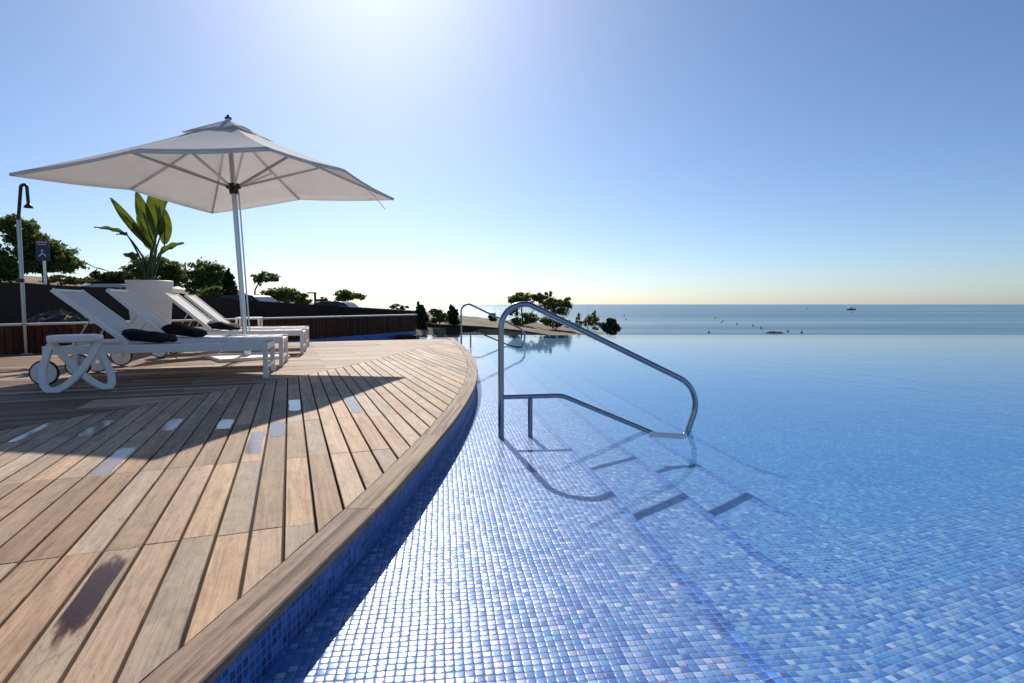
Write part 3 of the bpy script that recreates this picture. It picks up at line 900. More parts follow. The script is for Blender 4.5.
# ------------------------------------------------------------------ hand rails
def make_rail():
    root = thing('handrail', 'large polished steel pool handrail in the water nearest the camera', 'handrail', (-.08, 4.125, 0), R(5.4), 'steel handrails of the pool')
    u = lambda x, z: (x, 0, z)
    top = MB()
    path = fillet([u(0, -.03), u(0, .945), u(.20, .952), u(1.525, .31), u(1.405, -.05), u(1.12, -.028)], [.17, .12, .23, .05], 12)
    top.tube(path, .0215, 20); top.build('upper_rail', M['steel'], root, smooth=True, auto=40)
    lo = MB()
    path = fillet([u(.0, .272), u(.45, .278), u(1.165, -.026)], [.2], 8)
    lo.tube(path, .0175, 18); lo.build('lower_rail', M['steel'], root, smooth=True, auto=40)
    sp = MB(); sp.tube([u(.215, -.03), u(.215, .262)], .0175, 18); sp.build('support_post', M['steel'], root, smooth=True, auto=40)
    return root
rail = make_rail()
r2 = copy_tree(rail); r2.location = (-1.17, 13.1, 0); r2.rotation_euler.z = R(5); r2['label'] = 'smaller looking far steel handrail beside the tip of the deck'

# ------------------------------------------------------------------ sun loungers
LA = math.atan2(.58, 1.96)
def make_lounger(ang, with_label):
    root = thing('sun_lounger', with_label, 'sun lounger', (0, 0, 0), 0, 'white sun loungers on the rear deck')
    Wd, Ln, H = .70, 2.05, .39          # x: from foot (0) to head (-Ln); y: 0 (near side) .. Wd
    fr = MB()
    for y in (.025, Wd - .025): fr.box((-Ln / 2, y, H - .045), (Ln, .05, .085))
    for x in (-.025, -Ln + .025, -1.30): fr.box((x, Wd / 2, H - .055), (.05, Wd - .102, .05))
    fr.build('frame', M['white'], root, bevel=.004)
    for y in (.025, Wd - .025):
        lg = MB(); lg.box((-.027, y, (H - .0885) / 2), (.05, .048, H - .0885)); lg.build('leg', M['white'], root, bevel=.003)
    st = MB(); st.box((-.027, Wd / 2, .12), (.04, Wd - .10, .04)); st.build('stretcher', M['white'], root, bevel=.003)
    seat = MB()
    for i in range(8):
        x0 = -.055 - i * 1.22 / 8; x1 = x0 - 1.22 / 8 + .0005
        d0 = -.012 * math.sin(math.pi * i / 8); d1 = -.012 * math.sin(math.pi * (i + 1) / 8)
        seat.face([(x0, .052, H - .006 + d0), (x0, Wd - .052, H - .006 + d0), (x1, Wd - .052, H - .006 + d1), (x1, .052, H - .006 + d1)])
    o = seat.build('seat', M['sling'], root, smooth=True); mo = o.modifiers.new('t', 'SOLIDIFY'); mo.thickness = .006
    # backrest hinged at x = -1.33
    hx, bl = -1.325, .83
    ca, sa = math.cos(ang), math.sin(ang)
    B = lambda s, y, n: (hx - s * ca + n * sa, y, H + .01 + s * sa + n * ca)
    bf = MB()
    for y in (.028, Wd - .028): bf.bar(B(0, y, 0), B(bl, y, 0), .045, .028, upv=(0, 1, 0))
    bf.bar(B(bl - .018, .052, 0), B(bl - .018, Wd - .052, 0), .028, .04, upv=(0, 0, 1))
    bk = bf.build('backrest_frame', M['white'], root, bevel=.003)
    sg = MB(); sg.face([B(.02, .05, .008), B(.02, Wd - .05, .008), B(bl - .03, Wd - .05, .008), B(bl - .03, .05, .008)])
    o = sg.build('backrest', M['sling'], root); mo = o.modifiers.new('t', 'SOLIDIFY'); mo.thickness = .006
    sb = MB()
    for y in (.09, Wd - .09): sb.tube([B(.42, y, -.02), (hx - .50, y, H - .03)], .008, 8)
    sb.tube([(hx - .50, .055, H - .03), (hx - .50, Wd - .055, H - .03)], .008, 8)
    sb.build('backrest_strut', M['alu'], root, smooth=True, auto=40)
    for y, sgn in ((-.022, -1), (Wd + .022, 1)):
        w = MB(); w.lathe([(0, -.014), (.112, -.014), (.116, -.010), (.116, .010), (.112, .014), (0, .014)], 32, (-Ln + .02, y, .128), 'Y')
        wo = w.build('wheel', M['white'], root, smooth=True, auto=40)
        ty = MB()
        prof = [(.116 + .010 * math.cos(t), .018 * math.sin(t)) for t in np.linspace(0, 2 * math.pi, 13)]
        ty.lathe(prof, 32, (-Ln + .02, y, .128), 'Y'); ty.build('tyre', M['rubber'], wo, smooth=True)
        hb = MB(); hb.lathe([(0, sgn * .019), (.018, sgn * .019), (.02, sgn * .0145)], 16, (-Ln + .02, y, .128), 'Y'); hb.build('hub', M['alu'], wo, smooth=True, auto=40)
        bx = MB(); bx.box((-Ln + .02, y - sgn * .047, .215), (.04, .04, .19)); bx.build('wheel_bracket', M['white'], root, bevel=.003)
    return root
for (x, y, ang, lab) in ((-2.65, 6.15, 41, 'nearest white sun lounger with a raised back and black towel, behind the curved side table'),
                         (-2.93, 7.26, 44, 'second white sun lounger from the front with a raised back and black towel'),
                         (-3.33, 9.07, 42, 'white sun lounger with a black towel on the far side of the umbrella pole'),
                         (-3.68, 10.2, 42, 'farthest white sun lounger, with no towel to be seen')):
    r_ = make_lounger(R(ang), lab); r_.location = (x, y, DZ); r_.rotation_euler.z = LA

# rolled black towels lying at the hinge of the backrests
def make_towel(x, y, L_, w, h, seed, label, rz):
    mb = MB(); N, K = 26, 18
    for i in range(N + 1):
        u = -1 + 2 * i / N
        prof = (1 - abs(u) ** 3.2) ** .5
        for k in range(K):
            a = 2 * math.pi * k / K
            nz = mnoise.noise(Vector((u * 2.2, math.cos(a) * 1.3, math.sin(a) * 1.3 + seed)))
            fold = .10 * math.sin(3 * a + u * 4 + seed)
            rr = prof * (1 + .38 * nz + fold + .10 * mnoise.noise(Vector((u * 6, math.cos(a) * 3, math.sin(a) * 3 + seed))))
            zz = math.sin(a) * h * rr * (1 - .25 * u)
            mb.v.append((u * L_, math.cos(a) * w * rr, max(zz, -h * .75) + h * .75))
    for i in range(N):
        for k in range(K):
            k2 = (k + 1) % K
            mb.f.append((i * K + k, i * K + k2, (i + 1) * K + k2, (i + 1) * K + k)); mb.uv.append([(0, 0)] * 4); mb.col.append(None); mb.mi.append(0)
    o = mb.build('towel', M['towel'], smooth=True)
    o.location = (x, y, DZ + .405); o.rotation_euler = (0, R(7), rz)
    return tag(o, label, 'towel', 'black towels on the loungers')
def on_lounger(fx, fy, s, w):
    d = PW((math.cos(LA), math.sin(LA))); nn = PW((-d[1], d[0]))
    p = PW((fx, fy)) - d * s + nn * w; return p
for (fx, fy, s, w, L_, W_, H_, sd_, lab) in ((-2.65, 6.15, 1.20, .26, .27, .165, .062, 1.3, 'crumpled black towel lying on the nearest lounger'),
                                            (-2.93, 7.26, 1.18, .26, .26, .165, .075, 4.1, 'thick black towel lying on the second lounger from the front'),
                                            (-3.33, 9.07, 1.20, .26, .25, .165, .066, 7.7, 'black towel lying on the lounger beyond the umbrella pole')):
    p = on_lounger(fx, fy, s, w); make_towel(p[0], p[1], L_, W_, H_, sd_, lab, LA + R(-4))

# ------------------------------------------------------------------ curved side table
t = thing('side_table', 'low white side table on two crossing curved loop legs beside the nearest lounger', 'side table', (-4.05, 5.27, DZ))
tp = MB(); tp.lathe([(0, .455), (.195, .455), (.207, .460), (.212, .472), (.212, .500), (.206, .513), (.188, .517), (0, .517)], 40)
tp.build('table_top', M['white'], t, smooth=True, auto=35)
for T1, T2, Bt in (((-.195, -.03, .445), (.195, .03, .445), (-.13, -.13, -.005)), ((-.13, -.10, .445), (.03, .17, .445), (.20, .10, -.005))):
    T1, T2, Bt = Vector(T1), Vector(T2), Vector(Bt); Mt = (T1 + T2) / 2
    pts = [Mt + (T2 - T1) / 2 * math.cos(a) + (Bt + Vector((0, 0, .018)) - Mt) * math.sin(a) for a in np.linspace(0, math.pi, 41)]
    side = (T2 - T1).cross(Bt - Mt).normalized()
    lg = MB(); lg.ribbon(pts, .034, .060, side); lg.build('leg', M['white'], t, bevel=.004)

# small white table behind the far lounger
t = thing('side_table', 'small plain white side table half hidden behind the umbrella pole near the fence', 'side table', (-5.1, 11.05, DZ), LA)
tt = MB(); tt.box((0, 0, .535), (.44, .44, .03)); tt.build('table_top', M['white'], t, bevel=.004)
for sx in (-1, 1):
    for sy in (-1, 1):
        lg = MB(); lg.box((sx * .195, sy * .195, .26), (.035, .035, .519)); lg.build('leg', M['white'], t, bevel=.003)

# ------------------------------------------------------------------ umbrella
ub = thing('parasol', 'large square off white parasol on a slightly tilted aluminium pole above the loungers', 'umbrella', (-3.955, 8.455, DZ))
a_, b2, c2 = .598, .018, -.039
RU = Matrix.Rotation(b2, 3, 'X') @ Matrix.Rotation(c2, 3, 'Y') @ Matrix.Rotation(a_, 3, 'Z')
PH, HD = 2.497, 2.475
T_ = lambda x, y, z: tuple(RU @ Vector((x, y, z)))
rim = []
for k in range(8):
    a = k * math.pi / 4
    if k % 2 == 0: rim.append((HD * math.cos(a), HD * math.sin(a), PH))
    else: rim.append((HD * math.cos(math.pi / 4) * math.cos(a) * 1.0, HD * math.cos(math.pi / 4) * math.sin(a) * 1.0, PH + .125))
APEX = (0, 0, PH + .93)
def canopy_pt(i, f, s):
    """panel i (rim i to i+1), f along the rim, s from apex to rim"""
    A, B = Vector(rim[i]), Vector(rim[(i + 1) % 8]); P = A.lerp(B, f)
    sag = .035 * math.sin(math.pi * f) * s
    p = Vector(APEX).lerp(P, s)
    p.z -= .035 * math.sin(math.pi * s) + sag * .5
    if s > .98: p = p - Vector((p.x, p.y, 0)).normalized() * (.02 * math.sin(math.pi * f))
    return p
cm_ = MB(); NF, NS = 8, 14
for i in range(8):
    for j in range(NS):
        s0, s1 = .045 + .955 * j / NS, .045 + .955 * (j + 1) / NS
        for f in range(NF):
            f0, f1 = f / NF, (f + 1) / NF
            cm_.face([T_(*canopy_pt(i, f0, s0)), T_(*canopy_pt(i, f1, s0)), T_(*canopy_pt(i, f1, s1)), T_(*canopy_pt(i, f0, s1))])
o = cm_.build('canopy', M['canopy'], ub, smooth=False)
bm = bmesh.new(); bm.from_mesh(o.data); bmesh.ops.remove_doubles(bm, verts=bm.verts, dist=1e-4); bmesh.ops.recalc_face_normals(bm, faces=bm.faces); bm.to_mesh(o.data); bm.free()
o.data.shade_smooth(); o.data.set_sharp_from_angle(angle=R(6))
mo = o.modifiers.new('t', 'SOLIDIFY'); mo.thickness = .003
# hem along the rim
hm = MB()
for i in range(8):
    for f in range(NF):
        f0, f1 = f / NF, (f + 1) / NF
        a = canopy_pt(i, f0, 1); b_ = canopy_pt(i, f1, 1)
        dn = Vector((0, 0, -.035))
        hm.face([T_(*a), T_(*b_), T_(*(b_ + dn)), T_(*(a + dn))])
o = hm.build('hem', M['canopy'], bpy.data.objects['canopy']); mo = o.modifiers.new('t', 'SOLIDIFY'); mo.thickness = .004
# vent flap above the apex
vm = MB()
for i in range(8):
    for f in range(6):
        for j in range(5):
            def vp(ff, s):
                A, B = Vector(rim[i]), Vector(rim[(i + 1) % 8]); P = A.lerp(B, ff) * .245; 
                rr = Vector((P.x, P.y, 0))
                p = rr * s; p.z = PH + .965 - .245 * s - .012 * math.sin(math.pi * ff) * s + (.045 * math.sin(math.pi * ff) ** 2 * s if i in (0, 1, 6) else 0)
                return T_(*p)
            vm.face([vp(f / 6, j / 5), vp((f + 1) / 6, j / 5), vp((f + 1) / 6, (j + 1) / 5), vp(f / 6, (j + 1) / 5)])
o = vm.build('vent', M['canopy'], bpy.data.objects['canopy'])
bm = bmesh.new(); bm.from_mesh(o.data); bmesh.ops.remove_doubles(bm, verts=bm.verts, dist=1e-4); bmesh.ops.recalc_face_normals(bm, faces=bm.faces); bm.to_mesh(o.data); bm.free()
o.data.shade_smooth(); o.data.set_sharp_from_angle(angle=R(12))
mo = o.modifiers.new('t', 'SOLIDIFY'); mo.thickness = .004
fi = MB(); fi.lathe([(0, .07), (.018, .05), (.022, .03), (.045, .02), (.05, 0), (0, 0)], 16, (0, 0, PH + .972))
fi.v = [T_(*p) for p in fi.v]; fi.build('finial', M['black'], ub, smooth=True, auto=40)
pl = MB(); pl.tube([T_(0, 0, .05), T_(0, 0, PH + .98)], .036, 20); pl.build('pole', M['alu'], ub, smooth=True, auto=40)
rp = MB(); rp.tube([T_(.055, -.06, .12), T_(.055, -.06, PH - .06)], .011, 10); rp.build('pulley_rod', M['alu'], ub, smooth=True, auto=40)
hb = MB(); hb.lathe([(.037, -.09), (.06, -.09), (.065, -.02), (.10, -.01), (.10, .05), (.06, .06), (.037, .06)], 20, (0, 0, PH)); hb.v = [T_(*p) for p in hb.v]
hb.build('hub', M['black'], ub, smooth=True, auto=40)
for k in range(8):
    rb = MB(); P = Vector(rim[k])
    path = []
    for j in range(9):
        s = .03 + .965 * j / 8; p = Vector(APEX).lerp(P, s); p.z -= .035 * math.sin(math.pi * s) + .024; path.append(T_(*p))
    rb.ribbon(path, .022, .030, RU @ Vector((-P.y, P.x, 0)).normalized())
    ro = rb.build('rib', M['alu'], ub)
    stt = MB(); s = .50 if k % 2 == 0 else .56
    p = Vector(APEX).lerp(P, s); p.z -= .035 * math.sin(math.pi * s) + .045
    d = Vector((P.x, P.y, 0)).normalized()
    stt.ribbon([T_(*(d * .09 + Vector((0, 0, PH + .02)))), T_(*p)], .020, .034, RU @ Vector((-P.y, P.x, 0)).normalized())
    stt.build('strut', M['alu'], ro)
tas = MB(); p = canopy_pt(0, .0, .80); p.z -= .03
tas.tube([T_(*p), T_(*(p + Vector((.14, -.10, -.16)))), T_(*(p + Vector((.26, -.16, -.36))))], .006, 6); tas.build('tie_strap', M['canopy'], ub)
bs_ = MB(); bs_.box((0, 0, .025), (.95, .95, .045), Matrix.Rotation(R(40), 3, 'Z')); bs_.build('base_plate', M['white'], ub, bevel=.005)
sk = MB(); sk.box((0, 0, .17), (.10, .10, .245), Matrix.Rotation(R(40), 3, 'Z')); sk.build('base_socket', M['alu'], ub, bevel=.004)

# ------------------------------------------------------------------ potted strelitzia
pt = thing('plant_pot', 'tall tapered white plant pot standing behind the loungers', 'plant pot', (-6.10, 9.62, DZ))
pm = MB(); pm.lathe([(0, 0), (.235, 0), (.25, .01), (.345, 1.17), (.350, 1.19), (.342, 1.195), (.318, 1.19), (.315, 1.10), (0, 1.10)], 48)
pm.build('pot', M['pot'], pt, smooth=True, auto=40)
so = MB(); so.lathe([(0, 1.125), (.2, 1.12), (.314, 1.112)], 32); so.build('soil', M['soil'], pt, smooth=True)
sp_ = thing('potted_plant', 'tall strelitzia with broad paddle leaves growing in the white pot', 'plant', (-6.10, 9.62, DZ + 1.12))
def paddle(mb, base, tip, width, nrm, curl, N=16, droop=0):
    base, tip = Vector(base), Vector(tip); d = tip - base; L_ = d.length; d.normalize()
    nrm = Vector(nrm); nrm = (nrm - d * nrm.dot(d)).normalized(); sd_ = d.cross(nrm)
    prev = None
    for i in range(N + 1):
        s = i / N
        w = width * (math.sin(math.pi * min(1, s * .93 + .05)) ** .75) * (1 - .25 * s)
        if i == N: w = .004
        c_ = base + d * (L_ * s) - nrm * droop * s * s * L_
        row = []
        for q in (-1, -.5, 0, .5, 1):
            row.append((c_ + sd_ * w * q * math.cos(curl * abs(q)) + nrm * w * abs(q) * math.sin(curl) * abs(q) + nrm * .012 * math.sin(s * 17 + q * 3), (q * .5 + .5, s)))
        if prev:
            for k in range(4):
                mb.face([prev[k][0], prev[k + 1][0], row[k + 1][0], row[k][0]], [prev[k][1], prev[k + 1][1], row[k + 1][1], row[k][1]])
        prev = row
PXM = 9.62 / 569.0
def lp(px, py, dy=0):      # offsets from the pot centre (image 151,280) in metres
    return ((px - 151) * PXM, dy, (281 - py) * PXM)
leaves = [((141, 242), (96, 188), .125, (-.3, -.6, .7), .8, .06, .35),
          ((146, 240), (127, 184), .15, (.5, -1, .2), .5, .0, .3),
          ((148, 228), (138, 176), .17, (.2, -1, 0), .35, .0, .45),
          ((154, 216), (164, 176), .14, (-.6, -1, .1), .5, .0, .3),
          ((141, 246), (119, 208), .15, (-.5, -.8, .5), .3, .0, .5),
          ((148, 237), (147, 200), .13, (.6, -1, .1), .3, .0, .55),
          ((126, 230), (90, 219), .07, (0, -.5, 1), .6, .10, .1),
          ((127, 231), (112, 226), .07, (.2, -.6, 1), .3, .25, .1),
          ((143, 256), (127, 246), .10, (.3, -.6, .8), .3, .25, -.1),
          ((157, 251), (179, 236), .12, (-.3, -.7, .7), .5, .1, .1),
          ((144, 258), (130, 254), .06, (.3, -.3, 1), .3, .2, .2)]
for (b0, t0_, wd, nr, curl, droop, dy) in leaves:
    lf = MB(); B0 = lp(*b0, dy); T0 = lp(*t0_, dy + .08)
    paddle(lf, B0, T0, wd, nr, curl, droop=droop)
    lo_ = lf.build('leaf', M['leaf'], sp_, smooth=True, fix=False)
    stm = MB(); r0 = (random.uniform(-.07, .07), random.uniform(-.07, .07), -.01)
    mid = ((r0[0] * .75 + B0[0] * .25), r0[1] * .6 + B0[1] * .4, B0[2] * .55)
    pts = [Vector(r0)] + [None] * 3 + [Vector(B0)]
    a, m_, b_ = Vector(r0), Vector(mid), Vector(B0)
    pts = [(a * (1 - q) ** 2 + m_ * 2 * q * (1 - q) + b_ * q * q) for q in np.linspace(0, 1, 9)] + [Vector(T0) * .6 + b_ * .4]
    stm.tube(pts, [.022 - .0014 * q for q in range(10)], 8); stm.build('stem', M['shrub_stem'] if 'shrub_stem' in M else M['leaf'], lo_, smooth=True)

# ------------------------------------------------------------------ shower
sh = thing('shower', 'thin steel outdoor shower with a hooked dark arm by the slatted fence', 'shower', (-7.86, 9.17, DZ))
m_ = MB(); m_.tube([(0, 0, .01), (0, 0, 2.14)], .028, 16); m_.build('pole', M['steel'], sh, smooth=True, auto=40)
m_ = MB(); pth = fillet([(0, 0, 2.135), (0, 0, 2.16), (.085, -.02, 2.68), (.185, -.03, 2.70), (.195, -.03, 2.42)], [.04, .055, .05], 8)
m_.tube(pth, .024, 14); m_.build('arm', M['black'], sh, smooth=True, auto=40)
m_ = MB(); m_.lathe([(0, .10), (.02, .10), (.022, .05), (.03, .045), (.062, .0), (.062, -.015), (0, -.015)], 20, (.195, -.03, 2.34)); m_.build('shower_head', M['black'], sh, smooth=True, auto=40)
m_ = MB(); m_.lathe([(0, -.07), (.03, -.07), (.03, -.03), (.02, -.025), (.02, .03), (0, .03)], 16, (0, -.03, 1.18), 'Y'); m_.lathe([(.0285, -.03), (.034, -.03), (.034, .03), (.0285, .03)], 16, (0, 0, 1.18)); m_.build('tap', M['black'], sh, smooth=True, auto=40)
m_ = MB(); m_.lathe([(0, .012), (.10, .012), (.105, .006), (.105, 0)], 28, (0, 0, .0015)); m_.build('base_plate', M['steel'], sh, smooth=True, auto=40)

# ------------------------------------------------------------------ sign and lamp post
sg = thing('sign', 'blue pictogram sign with a dark band on a grey post in front of the pine', 'sign', (-13.25, 16.2, .6))
m_ = MB(); m_.tube([(0, .03, -.3), (0, .03, 1.75)], .035, 12); m_.build('post', M['alu'], sg, smooth=True, auto=40)
m_ = MB(); m_.box((0, 0, 1.78), (.37, .03, .40)); m_.build('sign_board', M['sign_blue'], sg, bevel=.006)
m_ = MB(); m_.box((0, -.002, 2.065), (.37, .03, .165)); bd = m_.build('sign_band', M['sign_band'], sg, bevel=.006)
m_ = MB()
for k in range(5): m_.box((-.12 + k * .06, -.020, 2.065 + .03), (.04, .006, .035))
m_.box((0, -.020, 2.03), (.26, .006, .018)); m_.build('lettering', M['sign_white'], bd)
m_ = MB(); m_.bar((-.10, -.019, 1.70), (0, -.019, 1.80), .03, .008, upv=(0, 1, 0)); m_.bar((.10, -.0195, 1.70), (.01, -.0195, 1.79), .03, .008, upv=(0, 1, 0)); m_.lathe([(0, -.004), (.028, -.004), (.028, .004), (0, .004)], 14, (0, -.019, 1.86), 'Y')
m_.build('pictogram', M['sign_white'], bpy.data.objects['sign_board'])
lpst = thing('lamp_post', 'short dark lamp post with a sideways arm behind the far shrubs', 'lamp post', (-10.35, 30, -.5))
m_ = MB(); m_.tube([(0, 0, -.2), (0, 0, 2.02)], .06, 10); m_.build('post', M['black'], lpst, smooth=True, auto=40)
m_ = MB(); m_.box((-.16, 0, 2.05), (.46, .14, .07)); m_.build('lamp_head', M['black'], lpst, bevel=.01)

# ------------------------------------------------------------------ cars
def make_car(label, loc, rz, paint, suv=False, Lc=4.4, Hc=1.48):
    root = thing('parked_car', label, 'car', loc, rz, 'cars parked behind the dark wall')
    Wc = 1.76; h0 = .30; hb_ = .92 if not suv else 1.0
    # lower body: side profile extruded with tumblehome
    low = [(-Lc / 2, .45), (-Lc / 2 + .05, .32), (-Lc / 2 + .4, .24), (Lc / 2 - .4, .24), (Lc / 2 - .04, .34), (Lc / 2, .55), (Lc / 2 - .05, .70), (Lc / 2 - .45, .80), (Lc / 2 - 1.15, hb_ - .02), (-Lc / 2 + .55, hb_ + .04), (-Lc / 2 + .08, hb_ - .02), (-Lc / 2, .75)]
    cab = [(Lc / 2 - 1.25, hb_ - .03), (Lc / 2 - 1.95, Hc - .06), (Lc / 2 - 2.35, Hc), (-Lc / 2 + 1.15, Hc - .01), (-Lc / 2 + .75, Hc - .07), (-Lc / 2 + .25, hb_ + .01)]
    def extr(prof, wf, name, mat, parent, bev):
        mb = MB(); n = len(prof)
        for sy in (-1, 1):
            for x, z in prof: mb.v.append((x, sy * wf(z), z))
        f1 = tuple(range(n)); f2 = tuple(range(2 * n - 1, n - 1, -1))
        fs = [f1, f2] + [(i, (i + 1) % n, n + (i + 1) % n, n + i) for i in range(n)]
        for f in fs: mb.f.append(f); mb.uv.append([(0, 0)] * len(f)); mb.col.append(None); mb.mi.append(0)
        return mb.build(name, mat, parent, bevel=bev, seg=3, smooth=True, auto=40)
    wfun = lambda z: Wc / 2 if z < hb_ - .1 else Wc / 2 - .05 - (z - hb_ + .1) * .28
    body = extr(low, lambda z: Wc / 2 - (.03 if z > .85 else 0), 'body', paint, root, .05)
    extr(cab, wfun, 'cabin', paint, root, .05)
    def pane(name, pts):
        mb = MB(); mb.face(pts); o = mb.build(name, M['glass'], root); s_ = o.modifiers.new('t', 'SOLIDIFY'); s_.thickness = .012; s_.offset = 0
    for sy in (-1, 1):
        y = lambda z: sy * (wfun(z) + .006)
        xs0, xs1 = Lc / 2 - 1.48, -Lc / 2 + .62
        xm = -.1
        for (xa, xb, xc, xd) in ((xs0, xm + .04, xm + .04, Lc / 2 - 2.0), (xm - .04, xs1, -Lc / 2 + .98, xm - .04)):
            pane('side_window', [(xa, y(hb_ + .07), hb_ + .07), (xb, y(hb_ + .07), hb_ + .07), (xc, y(Hc - .12), Hc - .12), (xd, y(Hc - .12), Hc - .12)])
    def slope(p, q, name, off):
        (x0, z0), (x1, z1) = p, q; d = Vector((x1 - x0, 0, z1 - z0)); nn = Vector((d.z, 0, -d.x)).normalized() * off
        if nn.z < 0: nn = -nn
        a = Vector((x0, 0, z0)) + d * .10 + nn; b_ = Vector((x0, 0, z0)) + d * .90 + nn
        wa, wb = wfun(a.z) - .07, wfun(b_.z) - .07
        pane(name, [(a.x, -wa, a.z), (a.x, wa, a.z), (b_.x, wb, b_.z), (b_.x, -wb, b_.z)])
    slope(cab[0], cab[1], 'windscreen', .012); slope(cab[5], cab[4], 'rear_window', .012)
    for sx in (Lc / 2 - .82, -Lc / 2 + .82):
        for sy in (-1, 1):
            w = MB(); w.lathe([(0, -.10), (.20, -.10), (.21, .10), (0, .10)], 24, (sx, sy * (Wc / 2 - .08), .32), 'Y'); wo = w.build('wheel', M['alu'], root, smooth=True, auto=40)
            ty = MB(); ty.lathe([(.20, -.11), (.30, -.11), (.32, -.07), (.32, .07), (.30, .11), (.20, .11)], 24, (sx, sy * (Wc / 2 - .08), .32), 'Y'); ty.build('tyre', M['rubber'], wo, smooth=True, auto=40)
    for sy in (-1, 1):
        hl = MB(); hl.box((Lc / 2 - .09, sy * .62, .66), (.16, .34, .12)); hl.build('headlight', M['headlight'], root, bevel=.03)
        mr = MB(); mr.box((Lc / 2 - 1.55, sy * (Wc / 2 + .06), hb_ + .06), (.12, .20, .13)); mr.build('wing_mirror', paint, root, bevel=.03)
    return root
make_car('silver car of which only the pale roof shows between pot and first backrest', (-14.6, 22.0, tz(-14.6, 22)), R(8), M['car_silver'])
make_car('black car with a sunlit bonnet parked to the right of the umbrella pole', (-12.3, 27.6, tz(-12.3, 27.6)), R(-14), M['car_dark'])
make_car('black car parked under the small round tree at the right end of the car row', (-9.7, 33.0, tz(-9.7, 33)), R(-10), M['car_dark'], suv=True, Hc=1.58)

# ------------------------------------------------------------------ trees and shrubs
rng = np.random.default_rng(11)
def foliage_mesh(clumps, leaf, seed, per=1.0, elong=1.6):
    r = np.random.default_rng(seed); V = []; Fc = []
    for (cx, cy, cz, rx, ry, rz, n) in clumps:
        n = int(n * per)
        ns = max(4, n // 30)
        d = r.normal(size=(ns, 3)); d /= np.linalg.norm(d, axis=1)[:, None]
        rad = r.uniform(.45, 1.08, (ns, 1))
        cen = d * rad
        idx = r.integers(0, ns, n)
        p = cen[idx] + r.normal(size=(n, 3)) * .135
        p = p * np.array((rx, ry, rz)) + np.array((cx, cy, cz))
        a = r.normal(size=(n, 3)); a /= np.linalg.norm(a, axis=1)[:, None]
        b = r.normal(size=(n, 3)); b -= a * np.sum(a * b, axis=1)[:, None]; b /= np.linalg.norm(b, axis=1)[:, None]
        s = leaf * r.uniform(.55, 1.3, (n, 1))
        q = np.stack([p - a * s * elong / 2, p + b * s * .5, p + a * s * elong / 2, p - b * s * .5], 1)
        base = len(V)
        V.extend(map(tuple, q.reshape(-1, 3)))
        Fc.extend([(base + 4 * i, base + 4 * i + 1, base + 4 * i + 2, base + 4 * i + 3) for i in range(n)])
    mb = MB(); mb.v = V; mb.f = Fc; mb.uv = [[(0, 0)] * 4] * len(Fc); mb.col = [None] * len(Fc); mb.mi = [0] * len(Fc)
    return mb
_seed = [100]
def tree(name, label, x, y, clumps, leaf, mat, trunk=None, limbs=(), cat='tree', group=None, zbase=None, tr=.09, elong=1.6):
    z = tz(x, y) if zbase is None else zbase
    root = thing(name, label, cat, (x, y, z), 0, group)
    _seed[0] += 1
    foliage_mesh(clumps, leaf * .62, _seed[0], per=1.8, elong=elong + .6).build('crown', mat, root, fix=False)
    if trunk:
        tm = MB(); n = len(trunk)
        tm.tube(trunk, [tr * (1 - .55 * i / (n - 1)) for i in range(n)], 9)
        for lb in limbs: tm.tube(lb, [tr * .5 * (1 - .6 * i / (len(lb) - 1)) for i in range(len(lb))], 7)
        tm.build('trunk', M['bark'], root, smooth=True)
    return root
def S(Y): return Y / 569.0
def place(px, Y): return (px - 512) * S(Y)
def tree_px(name, label, Y, base, blobs, leaf, mat, trunk=None, limbs=(), **kw):
    """base px; blobs: (px, py, rx_px, rz_px, n) measured on the photo, turned into metres at the tree's own distance"""
    x = place(base, Y); z0 = kw.pop('zbase', None)
    if z0 is None: z0 = tz(x, Y)
    k = S(Y)
    H = lambda py: .95 + (304.3 - py) * k - z0
    cl = [((bx - base) * k, rng.uniform(-.3, .3) * rx * k, H(by), rx * k, rx * k * .9, rz * k, n) for (bx, by, rx, rz, n) in blobs]
    tr_ = [((a - base) * k, 0, H(b)) for a, b in trunk] if trunk else None
    if tr_: tr_[0] = (tr_[0][0], 0, min(tr_[0][2], 0) - .1)
    lm = [[((a - base) * k, rng.uniform(-.2, .2), H(b)) for a, b in l] for l in limbs]
    return tree(name, label, x, Y, cl, leaf, mat, tr_, lm, zbase=z0, **kw)

GT = 'pines on the slope behind the car park'
tree_px('pine_tree', 'big windswept pine behind the shower, leaning left at its top', 29, 48,
        [(24, 228, 16, 9, 900), (33, 240, 18, 10, 1100), (45, 252, 22, 11, 1500), (62, 258, 18, 10, 1200), (74, 264, 13, 7, 700), (34, 262, 14, 9, 700), (52, 268, 22, 6, 700), (14, 222, 7, 4, 200), (20, 250, 8, 6, 250)],
        .16, M['pine'], trunk=[(50, 287), (46, 270), (40, 250), (30, 232)], limbs=[[(46, 270), (60, 262), (72, 262)], [(40, 250), (28, 246), (20, 240)]], group=GT, tr=.14)
tree_px('pine_tree', 'rounded pine cut by the left edge of the picture', 27, 2, [(0, 264, 17, 14, 1500), (-14, 256, 16, 14, 800), (12, 272, 12, 9, 800)], .15, M['pine'], trunk=[(2, 290), (0, 270), (-4, 258)], group=GT, tr=.12)
tree_px('pine_tree', 'broad dark pine directly behind the white plant pot', 31, 158, [(140, 270, 14, 9, 900), (158, 266, 18, 8, 1100), (172, 272, 15, 9, 1000), (150, 280, 18, 7, 800), (180, 280, 8, 6, 300)], .15, M['pine'], trunk=[(158, 297), (157, 284), (160, 270)], group=GT)
